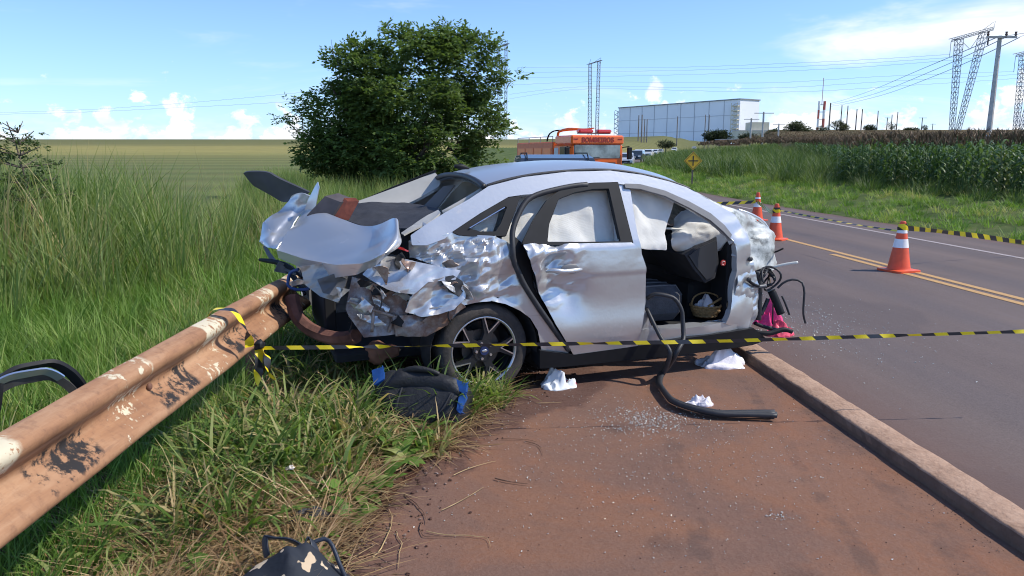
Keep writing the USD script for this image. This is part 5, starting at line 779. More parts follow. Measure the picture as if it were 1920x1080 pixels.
# wheels
tyre_m, rimd, rimb = plain('tyre_look', (.030, .029, .028), .8, var=.35, scale=12., color2=(.062, .050, .042), bump=.35, bscale=60.), plain('rim_dark', (.03, .031, .034), .35, metal=.4), plain('rim_bright', (.62, .62, .62), .25, metal=.9)
def wheel(at, ty, ph, steer=0., detail=True, out=-1):
    """axis along y, outer face towards -y"""
    w = UsdGeom.Xform.Define(stage, '/World/wrecked_car/' + numbered('/World/wrecked_car', 'wheel')); w.AddTranslateOp().Set(Gf.Vec3d(*map(float, at))); w.AddRotateZOp().Set(steer); w.AddScaleOp().Set(Gf.Vec3f(1, -out, 1))
    pr = np.array([(.232, .012), (.246, .0), (.262, -.004), (.290, -.003), (.312, .010), (.322, .028), (.324, .06), (.324, .155), (.320, .19), (.300, .212), (.26, .215), (.230, .205), (.225, .1), (.232, .012)]); n = 64; an = np.linspace(0, 2 * math.pi, n, endpoint=False)
    def rev(pr): V = np.stack([pr[:, None, 0] * np.cos(an), np.repeat(pr[:, None, 1], n, 1), pr[:, None, 0] * np.sin(an)], -1).reshape(-1, 3); i, j = np.meshgrid(np.arange(len(pr) - 1), np.arange(n), indexing='ij'); q = np.stack([i * n + j, (i + 1) * n + j, (i + 1) * n + (j + 1) % n, i * n + (j + 1) % n], -1).reshape(-1, 4); return V, np.vstack([q[:, [0, 1, 2]], q[:, [0, 2, 3]]])
    obj('tyre', rev(pr), tyre_m, w, smooth=40)
    for k in range(3): obj('tyre_groove', rev(np.array([(.3246, .075 + .035 * k), (.3252, .079 + .035 * k), (.3246, .083 + .035 * k)])), rubber, w) if detail else None
    rim = obj('rim', rev(np.array([(.205, .035), (.212, .09), (.195, .19), (.0, .19)])), rimd, w, smooth=40); obj('rim_lip', rev(np.array([(.221, .016), (.228, .004), (.236, .006), (.238, .014)])), rimb, w, smooth=True)
    def pl(pts, y0, t): v, f = trimesh.creation.triangulate_polygon(Polygon(pts), engine='earcut'); e = trimesh.creation.extrude_triangulation(v, f, t); return np.stack([e.vertices[:, 0], y0 + e.vertices[:, 2], e.vertices[:, 1]], 1), e.faces[:, ::-1]
    for k in range(5):
        a = ph + k * 2 * math.pi / 5; P = lambda r, d: (r * math.cos(a + d), r * math.sin(a + d)); sp = obj('spoke', pl([P(.05, -.75), P(.120, -.22), P(.222, -.33), P(.222, -.23), P(.128, 0), P(.222, .23), P(.222, .33), P(.120, .22), P(.05, .75)], .020, .035), rimd, w)
        obj('spoke_edge', pl([P(.222, -.27), P(.224, -.225), P(.131, 0), P(.224, .225), P(.222, .27), P(.121, .0)], .014, .01), rimb, w)
        q = a + math.pi / 5; m = trimesh.creation.cylinder(.010, .02, sections=6); m.apply_transform(trimesh.transformations.rotation_matrix(math.pi / 2, [1, 0, 0])); m.apply_translation((.056 * math.cos(q), .014, .056 * math.sin(q))); obj('lug_nut', m, rimb, w)
    for nm, r_, y_, t_, mt in (('brake_disc', .135, .09, .02, plain('disc_look', (.10, .085, .075), .5, metal=.6)), ('hub', .075, .030, .03, rimd), ('hub_cap', .030, .014, .02, plain('hub_blue', (.02, .035, .10), .25))):
        m = trimesh.creation.cylinder(r_, t_, sections=32); m.apply_transform(trimesh.transformations.rotation_matrix(math.pi / 2, [1, 0, 0])); m.apply_translation((0, y_, 0)); obj(nm, m, mt, w, smooth=40)
    m = trimesh.creation.icosphere(2, 1.); m.apply_scale([.020, .002, .010]); m.apply_translation((0, .003, 0)); obj('badge', m, rimb, w, smooth=True)
    m = trimesh.creation.box((.07, .06, .12)); m.apply_translation((-.10, .07, .08)); obj('caliper', m, rimd, w)
wheel((0, .035, .315), tyre_m, math.radians(74), steer=4.0)
wheel((0, 1.79, .315), tyre_m, .4, out=1)
LN = [(.375 * math.cos(a), .375 * math.sin(a) + .31) for a in np.linspace(-.1, math.pi + .5, 26)]; v_ = np.array([(x_, y_, z_) for y_ in (.03, .30) for x_, z_ in LN]); i = np.arange(25); f_ = np.stack([i, i + 1, i + 27, i + 26], 1); obj('arch_liner', solidify(v_, np.vstack([f_[:, [0, 1, 2]], f_[:, [0, 2, 3]]]), .006), rubber, car, smooth=True)

# ---------------------------------------------------------------- guard rail
def look_rail():
    g = Graph(); p = g.pos(); uv = g('uvmap', attribute='st')['UV']; s = g('separate_xyz', vector=uv); L, W = s['x'], s['y']
    n = g.noise(p, 5., 6., .68)['fac']; n2 = g.noise(p, 26., 5., .7)['fac']; n3 = g.noise(g.scaled(p, (2.2, .30, 2.2)), 4., 6., .68)['fac']
    c = g.ramp(n3, [(.3, (.22, .106, .056)), (.5, (.33, .172, .088)), (.7, (.42, .25, .142))]); c = g.mix(g.math('multiply', g.smooth(n2, .45, .75), .45), c, (.15, .075, .048)); c = g.mix(g.math('multiply', g.smooth(g.noise(g.scaled(p, (9., .6, 9.)), 3., 5., .7)['fac'], .56, .72), .5), c, (.13, .070, .048))
    # worn yellow and black bands of the hazard striping, showing through the dust
    ph = g.math('fraction', g.math('add', g.math('divide', g.math('multiply_add', W, .35, L), .92), g.math('multiply_add', n, .16, -.06)))
    bandy = g.math('multiply', g.smooth(ph, .05, .08), g.math('subtract', 1., g.smooth(ph, .38, .42))); bandk = g.math('multiply', g.smooth(ph, .50, .54), g.math('subtract', 1., g.smooth(ph, .92, .96)))
    wear = g.math('add', g.math('multiply', n, .7), g.math('multiply', n2, .5)); crest = g.smooth(W, .105, .09)
    yy = g.math('multiply', bandy, g.smooth(g.math('subtract', wear, g.math('multiply', g.smooth(W, .125, .14), .075)), .585, .62)); c = g.mix(yy, c, (.58, .51, .36))
    low = g.math('multiply', g.smooth(W, .12, .14), g.math('subtract', 1., g.smooth(W, .24, .262)))
    kk = g.math('multiply', bandk, g.math('multiply', g.smooth(g.math('add', wear, g.math('multiply', low, .035)), .61, .69), g.math('multiply_add', low, .88, .12))); c = g.mix(kk, c, (.024, .021, .020))
    return g.done('rail_look', g('principled_bsdf', base_color=c, roughness=.72, specular_ior_level=.3, normal=g.bump(g.math('add', n2, g.math('multiply', n, 2.)), .35, .006))['BSDF'])
RP = np.array([(.008, .0), (.030, .006), (.054, .014), (.074, .024), (.083, .036), (.086, .050), (.083, .064), (.073, .078), (.056, .092), (.036, .107), (.017, .124), (.005, .140), (.0, .155), (.004, .168), (.014, .182), (.030, .197), (.050, .213), (.068, .228), (.080, .243), (.086, .258), (.085, .272), (.076, .285), (.056, .295), (.030, .304), (.010, .310)])
rl = np.r_[0, np.cumsum(np.linalg.norm(np.diff(RP, axis=0), axis=1))]; yl = np.linspace(.6, 5.95, 130); RZ0 = .765
bend = sstep(yl, 4.7, 5.9); Xr = rail_x(yl) - .075 + .03 * (noise(np.stack([yl * .7, 0 * yl, 0 * yl], -1), 3) - .5) - .06 * bend; Zr = RZ0 - .05 * bend - .012 * (yl - 2)
tw = .16 + .10 * bend; ox, oz = RP[:, 0], -RP[:, 1]; V = np.stack([Xr[:, None] + ox[None] * np.cos(tw)[:, None] - (oz[None] + .155) * np.sin(tw)[:, None] * -1 * -1, np.repeat(yl[:, None], len(RP), 1), Zr[:, None] + oz[None] + ox[None] * np.sin(tw)[:, None] * .6], -1)
V[:, :, 0] += (fbm(V * 3.1, 3, 8) - .5) * .018; V[:, :, 2] += (fbm(V * 2.3 + 4, 3, 9) - .5) * .012; v0 = V.reshape(-1, 3); f0 = grid_faces(len(yl), len(RP))[:, ::-1]
if vnormals(v0, f0)[:, 0].mean() < 0: f0 = f0[:, ::-1]
uvr = np.stack([np.repeat(yl[:, None], len(RP), 1).ravel(), np.repeat(RP[None, :, 1], len(yl), 0).ravel()], 1); v1, f1 = solidify(v0, f0, .004)
gr = thing('guard_rail', 'rust coloured dusty guard rail with worn paint bands ending under the car', 'guard rail'); LKR = look_rail()
obj('beam', (v1, f1), LKR, gr, smooth=True, uv=np.vstack([uvr, uvr]))
pst = plain('post_look', (.20, .095, .06), .85, var=.4, scale=8.)
for y_ in (.95, 4.95):
    m = MB(); m.box((float(rail_x(y_)) - .17, y_, .12), (.12, .07, 1.0)); m.box((float(rail_x(y_)) - .10, y_, .58), (.04, .10, .14)); obj('post', m.get(), pst, gr)
for y_ in (1.0, 3.16):
    m = trimesh.creation.icosphere(1, .018); m.apply_scale([.6, 1, 1]); m.apply_translation((float(rail_x(y_)) - .072, y_, RZ0 - .165)); obj('bolt', m, pst, gr)

# ---------------------------------------------------------------- hazard tape
def look_tape(name, period, gamma=.5, slant=.5):
    g = Graph(); s = g('separate_xyz', vector=g('uvmap', attribute='st')['UV']); ph = g.math('fraction', g.math('divide', g.math('multiply_add', s['y'], slant, s['x']), period)); f = g.math('multiply', g.smooth(ph, .02, .04), g.math('subtract', 1., g.smooth(ph, gamma, gamma + .02)))
    return g.done(name, g('principled_bsdf', base_color=g.mix(f, (.025, .025, .027), (.80, .62, .02)), roughness=.35, specular_ior_level=.5)['BSDF'])
def ribbon(pts, width, n, roll, k=3):
    P = spline(pts, n, k); T = np.gradient(P, axis=0); T /= np.linalg.norm(T, axis=1, keepdims=True); up = np.array([0, 0, 1.]); sd = np.cross(T, up); sd /= np.linalg.norm(sd, axis=1, keepdims=True) + 1e-9; u2 = np.cross(sd, T)
    r = np.interp(np.linspace(0, 1, n), np.linspace(0, 1, len(roll)), roll); D = (np.cos(r)[:, None] * u2 + np.sin(r)[:, None] * sd) * width / 2
    d = np.r_[0, np.cumsum(np.linalg.norm(np.diff(P, axis=0), axis=1))]; V = np.stack([P - D, P + D], 1).reshape(-1, 3); f = grid_faces(n, 2); uv = np.stack([np.repeat(d, 2), np.tile([0., width], n)], 1); return (V, f), uv
T1, T2 = look_tape('tape_look', .165, .52, 1.0), look_tape('cone_tape_look', .30, .5, 1.2)
ta = np.array([-1.42, 4.03, .545]); tb_ = np.array((3.318,4.35,0.571)); tp = thing('hazard_tape', 'yellow and black hazard tape stretched across the front of the wreck', 'tape')
m, uv = ribbon([ta, ta * .75 + tb_ * .25 + [0, 0, -.012], ta * .5 + tb_ * .5 + [0, 0, -.02], ta * .25 + tb_ * .75 + [0, 0, -.012], tb_], .023, 220, list(np.random.default_rng(2).normal(.2, .75, 26))); obj('ribbon', m, T1, tp, uv=uv, smooth=True)
wr = [(float(rail_x(4.03)) + a, 4.02 + b, z) for a, b, z in ((.095, .01, .55), (.10, 0, .62), (.075, -.02, .70), (.02, -.03, .775), (-.06, -.04, .78), (-.11, -.04, .70))]
m, uv = ribbon(wr, .05, 30, [1.4, 1.2, 1.5, 1.5]); obj('wrap', m, T1, tp, uv=uv, smooth=True)
kn = trimesh.creation.icosphere(2, .028); kn.vertices += (noise(kn.vertices * 60) - .5)[:, None] * .02; kn.apply_translation(ta + [.005, -.01, .02]); obj('knot', kn, trimb, tp, smooth=True)
for pts, ro in (([ta, ta + [.05, -.03, -.05], ta + [.06, -.05, -.13], ta + [.10, -.06, -.16]], [.2, 1.2, .4, .8]), ([ta, ta + [.005, -.04, -.08], ta + [-.01, -.05, -.20]], [1.2, .4, 1.0])): m, uv = ribbon(pts, .05, 24, ro); obj('loose_end', m, T1, tp, uv=uv, smooth=True)

# ---------------------------------------------------------------- cones and their tape
cone_o = plain('cone_orange', (.72, .085, .022), .5, var=.12, scale=9., coat=.1); cone_w = plain('cone_white', (.78, .76, .74), .4, var=.06, scale=12.)
def revz(pr, n=36):
    pr = np.asarray(pr, float); an = np.linspace(0, 2 * math.pi, n, endpoint=False); V = np.stack([pr[:, None, 0] * np.cos(an), pr[:, None, 0] * np.sin(an), np.repeat(pr[:, None, 1], n, 1)], -1).reshape(-1, 3); i, j = np.meshgrid(np.arange(len(pr) - 1), np.arange(n), indexing='ij'); q = np.stack([i * n + j, i * n + (j + 1) % n, (i + 1) * n + (j + 1) % n, (i + 1) * n + j], -1).reshape(-1, 4); return V, np.vstack([q[:, [0, 1, 2]], q[:, [0, 2, 3]]])
cr = lambda z: .150 - .112 * (z - .03) / .67
CONES = [((5.42, 10.25, .0), 'nearest orange cone, standing on the yellow centre line', 0.), ((5.03, 14.1, 0.), 'middle orange cone, just right of the wrecked bonnet', .9), ((6.05, 18.3, 0.), 'farthest orange cone, standing behind the middle one', 2.)]
c1 = thing('traffic_cone', CONES[0][1], 'cone', CONES[0][0], 20., 'orange cones on the road')
v, f = trimesh.creation.triangulate_polygon(sbox(-.16, -.16, .16, .16).buffer(.045), engine='earcut'); bs = trimesh.creation.extrude_triangulation(v, f, .028); obj('base', bs, cone_o, c1, smooth=30)
obj('body', revz([(.175, .028), (.158, .036), (cr(.06), .06), (cr(.68), .68), (.030, .70), (.0, .70)]), cone_o, c1, smooth=35)
obj('white_band', revz([(cr(.335) + .001, .335), (cr(.338) + .003, .338), (cr(.452) + .003, .452), (cr(.455) + .001, .455)]), cone_w, c1, smooth=35); obj('white_band', revz([(cr(.535) + .001, .535), (cr(.537) + .003, .537), (cr(.575) + .003, .575), (cr(.578) + .001, .578)]), cone_w, c1, smooth=35)
for loc, lb_, rz_ in CONES[1:]: dup(c1, lb_, loc, math.degrees(rz_), .98)
def cone_wrap(c, z0_, t): a = np.linspace(0, 13, 60); z = z0_ + .05 * a / 13 * 1.6 - .03; r_ = cr(z) + .008; return obj_r(np.stack([c[0] + r_ * np.cos(a), c[1] + r_ * np.sin(a), z], 1), t)
def obj_r(P, t): m, uv = ribbon(P, .06, 90, [0, .2, -.1, .1]); return obj('wrap', m, T2, t, uv=uv, smooth=True)
t2 = thing('cone_tape', 'hazard tape running right from the nearest cone towards the verge', 'tape'); p0 = np.array([5.47, 10.3, .60]); m, uv = ribbon([p0, (7.0, 11.2, .40), (8.3, 11.75, .21), (9.9, 12.4, .06)], .075, 120, [.3, .9, .1, .7, .2, .5]); obj('ribbon', m, T2, t2, uv=uv, smooth=True); cone_wrap((5.42, 10.25), .60, t2)
t3 = thing('cone_tape', 'thin taut hazard tape running from the nearest cone back to the middle cone', 'tape'); m, uv = ribbon([(5.37, 10.3, .56), (5.27, 11.6, .545), (5.17, 12.9, .55), (5.08, 14.05, .56)], .026, 90, [.5, 1.3, .4, 1.1]); obj('ribbon', m, T2, t3, uv=uv, smooth=True); cone_wrap((5.03, 14.1), .55, t3)
t4 = thing('cone_tape', 'short hazard tape between the middle cone and the farthest cone', 'tape'); m, uv = ribbon([(5.0, 14.15, .52), (5.6, 16.3, .42), (6.02, 18.25, .46)], .075, 70, [.1, .5, 0]); obj('ribbon', m, T2, t4, uv=uv, smooth=True); m, uv = ribbon([(6.02, 18.25, .46), (4.6, 18.4, .40), (3.2, 18.5, .45), (2.2, 18.6, .5)], .075, 70, [.1, .3, 0]); obj('ribbon', m, T2, t4, uv=uv, smooth=True)

# ---------------------------------------------------------------- vehicles behind
glassd = plain('car_glass', (.02, .028, .032), .06, coat=.6); lampw = plain('lamp_white', (.72, .72, .70), .12, coat=.6); lampr = plain('lamp_red', (.35, .02, .02), .2, coat=.5)
CAR_PROF = dict(hatch=([(0, .30), (.02, .62), (.10, .78), (.55, .88), (1.05, .96), (1.75, 1.42), (2.4, 1.50), (3.2, 1.46), (3.75, 1.08), (3.88, .95), (3.92, .55), (3.85, .30)], (1.02, 1.72, 3.25, 3.78), 1.72), suv=([(0, .38), (.02, .75), (.12, .98), (.70, 1.08), (1.25, 1.15), (1.85, 1.62), (2.4, 1.69), (4.0, 1.66), (4.35, 1.25), (4.42, 1.05), (4.45, .60), (4.38, .36)], (1.22, 1.82, 3.95, 4.30), 1.82), sedan=([(0, .30), (.02, .60), (.10, .76), (.6, .86), (1.25, .95), (1.95, 1.40), (2.6, 1.46), (3.2, 1.40), (3.85, 1.02), (4.3, .98), (4.4, .60), (4.34, .30)], (1.22, 1.92, 3.2, 3.8), 1.75))
def make_car(name, label, kind, paint, loc, rz, group=None):
    """front at x=0 facing -x, length along +x"""
    prof, (wf0, wf1, wr1, wr0), Wd = CAR_PROF[kind]; t = thing(name, label, 'car', loc, rz, group); P = np.array(prof); Lc = P[:, 0].max(); belt = np.interp(wf0, P[:, 0], P[:, 1]) * .98
    top = Polygon(list(map(tuple, P))); r0 = .33
    for wx in (.78, Lc - .85): top = top.difference(affinity.translate(Polygon([(r0 * 1.12 * math.cos(a), r0 * 1.12 * math.sin(a)) for a in np.linspace(0, 6.28, 24)]), wx, r0))
    q, f = fill(top, .12); hw = lambda x, z: Wd / 2 - .34 * np.clip(z - belt, 0, None) - .10 * (np.clip(.5 - x, 0, 1) / .5) ** 2 * .8 - .08 * (np.clip(x - Lc + .5, 0, 1) / .5) ** 2 - .05 * np.clip(.5 - z, 0, 1)
    n = len(q); h = hw(q[:, 0], q[:, 1]); A = np.stack([q[:, 0], -h, q[:, 1]], 1); B = np.stack([q[:, 0], h, q[:, 1]], 1); e = np.vstack([f[:, [0, 1]], f[:, [1, 2]], f[:, [2, 0]]]); _, inv, cnt = np.unique(np.sort(e, 1), axis=0, return_inverse=True, return_counts=True); be = e[cnt[inv.ravel()] == 1]
    obj('body', (np.vstack([A, B]), np.vstack([f, f[:, ::-1] + n, np.stack([be[:, 1], be[:, 0], be[:, 0] + n], 1), np.stack([be[:, 1], be[:, 0] + n, be[:, 1] + n], 1)])), paint, t, smooth=30)
    zt = lambda x: np.interp(x, P[:10, 0], P[:10, 1])
    for sg in (-1, 1):
        G = Polygon([(wf0 + .22, belt + .02), (wf1 + .10, zt(wf1) - .09), (wr1 - .12, zt(wr1) - .10), (wr0 - .25, belt + .04)]); q, f = fill(G, .3); y = (hw(q[:, 0], q[:, 1]) + .006) * sg; obj('side_window', (np.stack([q[:, 0], y, q[:, 1]], 1), f if sg < 0 else f[:, ::-1]), glassd, t)
    def pane(nm, xa, xb, lift):
        za, zb = zt(xa), zt(xb); ya, yb = hw(xa, za) - .09, hw(xb, zb) - .09; nn = np.array([-(zb - za), 0, xb - xa]); nn /= np.linalg.norm(nn); nn *= 1 if nn[2] > 0 else -1; obj(nm, (np.array([(xa, -ya, za), (xa, ya, za), (xb, yb, zb), (xb, -yb, zb)]) + nn * lift, np.array([[0, 3, 2, 1]])), glassd, t)
    pane('windscreen', wf0 + .06, wf1 - .05, .008); pane('rear_window', wr1 + .05, wr0 - .06, .008)
    for sg in (-1, 1):
        m = MB(); m.box((.06, sg * (Wd / 2 - .32), .68 * P[2, 1] / .78), (.16, .36, .15), bevel=.04); obj('headlight', m.get(), lampw, t); m = MB(); m.box((Lc - .06, sg * (Wd / 2 - .26), .80 * P[2, 1] / .78), (.12, .22, .22), bevel=.04); obj('tail_light', m.get(), lampr, t); m = MB(); m.box((wf0 + .35, sg * (Wd / 2 + .08), belt + .06), (.10, .18, .13), bevel=.03); obj('mirror', m.get(), paint, t)
        for wx in (.78, Lc - .85): w_ = obj('wheel', trimesh.util.concatenate([trimesh.creation.cylinder(r0, .2, sections=24)]).apply_transform(trimesh.transformations.rotation_matrix(math.pi / 2, [1, 0, 0])).apply_translation((wx, sg * (Wd / 2 - .11), r0)), tyre_m, t, smooth=40); m = trimesh.creation.cylinder(.21, .02, sections=20); m.apply_transform(trimesh.transformations.rotation_matrix(math.pi / 2, [1, 0, 0])); m.apply_translation((wx, sg * (Wd / 2 - .004), r0)); obj('rim', m, galv, w_, smooth=40)
    m = MB(); m.box((-.005, 0, .52 * P[2, 1] / .78), (.05, Wd * .55, .16), bevel=.02); obj('grille', m.get(), trimb, t); m = MB(); m.box((-.02, 0, .36 * P[2, 1] / .78), (.10, Wd * .88, .12), bevel=.03); obj('bumper', m.get(), trimb, t); m = MB(); m.box((-.035, 0, .42), (.02, .40, .12)); obj('number_plate', m.get(), galv, t); return t
cp = lambda n, c: plain(n, c, .28, coat=.6)
pw, ps, pk, pb_ = cp('paint_white', (.72, .72, .71)), cp('paint_silver', (.45, .46, .48)), cp('paint_black', (.02, .022, .026)), cp('paint_dark', (.025, .032, .045))
suv = make_car('parked_car', 'dark car with roof rails parked between the wreck and the fire engine', 'suv', pb_, (1.02, 13.4, -.09), 93)
for s_ in (-1, 1): obj('roof_rail', tube(spline([(1.75, s_ * .62, 1.60), (1.95, s_ * .62, 1.72), (3.7, s_ * .62, 1.72), (3.95, s_ * .62, 1.64)], 10), .014, 6), trimb, suv, smooth=True)
QC = [('hatch', ps, 1170, 84, 'pale silver car peeping out right of the fire engine'), ('suv', pk, 1187, 107, 'dark car second in the queue behind the fire engine'), ('suv', pw, 1191, 140, 'white pickup sized car behind the dark car'), ('suv', pw, 1209, 152, 'white van like car in the middle of the queue'), ('hatch', pw, 1222, 190, 'white hatchback farther up the queue'), ('sedan', ps, 1231, 205, 'silver saloon near the far bend'), ('sedan', pw, 1258, 262, 'white saloon beyond the bend over the weeds'), ('sedan', ps, 1295, 318, 'farthest silver car showing above the weeds')]
for k, (kd, pt, u, y, lb_) in enumerate(QC):
    x_ = fx(u, y); make_car('queued_car', lb_, kd, pt, (x_, y, float(road_z(y))), math.degrees(math.atan2(1., (road_c(y + 3) - road_c(y - 3)) / 6)), 'cars queued on the road behind the fire engine')
# fire engine
fo, fo2 = plain('fire_orange', (.78, .135, .018), .35, var=.06, scale=2., coat=.4), plain('fire_letters', (.30, .02, .015), .5)
fe = thing('fire_engine', 'orange fire engine with red light bar standing on the road behind the wreck', 'fire engine', (2.62 + 1.33, 34.4 + .42, float(road_z(35))), 19.5); fe.GetAttribute('xformOp:scale').Set(Gf.Vec3f(1.12, 1., .90))
# local: x across (left of picture negative), y backwards along the vehicle, front at y=0
def fb(nm, lo, hi, mt, bv=.04, par=None): lo, hi = np.array(lo, float), np.array(hi, float); m = rbox(hi - lo, bv); m.apply_translation((lo + hi) / 2); return obj(nm, m, mt, par or fe, smooth=35)
cab = fb('cab', (-1.2, 0, .55), (1.2, 2.0, 2.28), fo, .10); fb('roof_band', (-1.2, -.06, 2.26), (1.2, 1.9, 2.72), fo, .07); fb('windscreen', (-1.05, -.025, 1.55), (1.05, .06, 2.24), plain('truck_glass', (.22, .27, .27), .12, var=.5, scale=1.5, coat=.6), .02); fb('wiper', (-.6, -.045, 1.58), (.1, -.03, 1.61), trimb, .005); fb('grille', (-.85, -.03, .95), (.85, .03, 1.35), trimb, .02); fb('bumper', (-1.22, -.18, .40), (1.22, .12, .78), greyp, .05)
for s_ in (-1, 1): fb('headlight', (s_ * .98 - .17, -.06, .85), (s_ * .98 + .17, .04, 1.10), lampw, .03); mr = fb('mirror', (s_ * 1.42 - .10, -.22, 1.50), (s_ * 1.42 + .10, -.08, 2.12), trimb, .03); obj('mirror_arm', tube([(s_ * 1.18, .1, 2.1), (s_ * 1.42, -.14, 2.16)], .025, 5), trimb, mr)
fb('side_window', (-1.215, .30, 1.45), (-1.19, 1.25, 2.15), plain('truck_side_glass', (.012, .014, .016), .1), .01); fb('door_panel', (-1.212, .25, .75), (-1.195, 1.35, 1.42), fo, .005); fb('grey_panel', (-1.215, 1.45, 1.35), (-1.19, 1.95, 2.1), plain('truck_grey', (.45, .47, .48), .4), .01)
body = fb('body', (-1.22, 2.1, .55), (1.22, 7.2, 2.42), plain('fire_orange_side', (.62, .115, .020), .45, var=.1, scale=3.), .05)
for k in range(4): fb('shutter', (-1.235, 2.3 + 1.2 * k, 1.0), (-1.215, 3.35 + 1.2 * k, 2.1), fo, .006, body)
for k, x_ in enumerate((-1.18, 1.18)):
    for y_ in (2.2, 3.8, 5.4, 7.1): obj('rail_post', tube([(x_, y_, 2.4), (x_, y_, 2.72)], .02, 5), galv, body)
    obj('rail', tube([(x_, 2.2, 2.70), (x_, 7.1, 2.70)], .028, 5), cladw, body)
lbar = fb('light_bar', (-.72, .25, 2.80), (.72, .55, 2.86), greyp, .02)
for a, b in ((-.74, -.08), (.10, .76)): fb('beacon', (a, .22, 2.84), (b, .58, 3.02), plain('beacon_red', (.50, .025, .03), .2, coat=.6), .06, lbar)
tm = meshkit.text_mesh('BOMBEIROS', .24, .012, True); tv = np.array(tm.vertices); tv[:, 0] -= (tv[:, 0].max() + tv[:, 0].min()) / 2; sc_ = 1.45 / (tv[:, 0].max() - tv[:, 0].min()); obj('lettering', (np.stack([tv[:, 0] * sc_, -.066 - tv[:, 2], 2.38 + tv[:, 1] * .95], 1), tm.faces), fo2, fe)
for x_ in (-1.0, 1.0): fb('marker_lamp', (x_ - .10, -.075, 2.50), (x_ + .10, -.05, 2.56), fo2, .01)
obj('water_cannon', tube(spline([(-1.0, 2.1, 2.5), (-1.0, 2.0, 2.9), (-.7, 1.4, 3.06), (-.3, .9, 3.05), (.1, .6, 3.10)], 16), [.05, .06, .09, .05, .03], 7), fo, fe, smooth=True); obj('hose', tube(spline([(-1.3, 2.6, 2.45), (-1.28, 2.4, 2.8), (-1.1, 2.1, 3.0), (-.9, 1.9, 3.02)], 10), .035, 6), trimb, fe, smooth=True)
for x_ in (-1.02, 1.02):
    for y_ in (1.1, 5.3): m = trimesh.creation.cylinder(.50, .30, sections=28); m.apply_transform(trimesh.transformations.rotation_matrix(math.pi / 2, [0, 1, 0])); m.apply_translation((x_, y_, .50)); w_ = obj('wheel', m, tyre_m, fe, smooth=40); m = trimesh.creation.cylinder(.27, .32, sections=20); m.apply_transform(trimesh.transformations.rotation_matrix(math.pi / 2, [0, 1, 0])); m.apply_translation((x_, y_, .50)); obj('rim', m, galv, w_, smooth=40)

# ---------------------------------------------------------------- things lying about
def on_car(s, w, z): return np.array([CX + s * math.cos(CTH) - w * math.sin(CTH), CY + s * math.sin(CTH) + w * math.cos(CTH), z])
def spill(*q): return on_car(*q)
P1 = [on_car(*(1.249,0.06,0.585)), on_car(*(1.291,0,0.625)), on_car(*(1.393,-0.05,0.603)), on_car(*(1.46,-0.08,0.479)), on_car(*(1.45,-0.12,0.34)), on_car(*(1.342,-0.2,0.236)), (1.112,5.234,0.04), (1.028,4.96,0.03), (1.033,4.664,0.03), (1.147,4.467,0.03), (1.322,4.37,0.03), (1.642,4.37,0.03)]
P2 = [on_car(*(1.231,0.04,0.519)), on_car(*(1.237,-0.03,0.447)), on_car(*(1.269,-0.1,0.335)), on_car(*(1.29,-0.2,0.241)), (1.085,5.142,0.06), (1.022,4.898,0.05), (1.033,4.616,0.05), (1.146,4.441,0.05), (1.328,4.371,0.04), (1.622,4.361,0.04)]
rs_ = thing('rubber_seal', 'black rubber door seal trailing out of the car onto the shoulder', 'rubber seal')
for k, (pts, d) in enumerate(((P1, 0), (P1, .026), (P2, 0), (P2, -.022))):
    S_ = spline(pts, 70); S_[:, 1] += 1.5 * d * np.linspace(.3, 1, 70) + .006 * np.sin(np.linspace(0, 20, 70) + k); obj('strand', tube(S_, [.014, .016, .018, .017, .016], 7), rubber, rs_, smooth=True)
clothw = plain('cloth_white', (.74, .70, .71), .9, var=.08, scale=8., bump=.4, bscale=50.); clothr = plain('cloth_red', (.55, .05, .08), .8, var=.3, scale=20.); pink = plain('cloth_pink', (.72, .045, .20), .75, var=.25, scale=14., bump=.4, bscale=40.); coral = plain('cloth_coral', (.70, .07, .10), .75, var=.3, scale=16.)
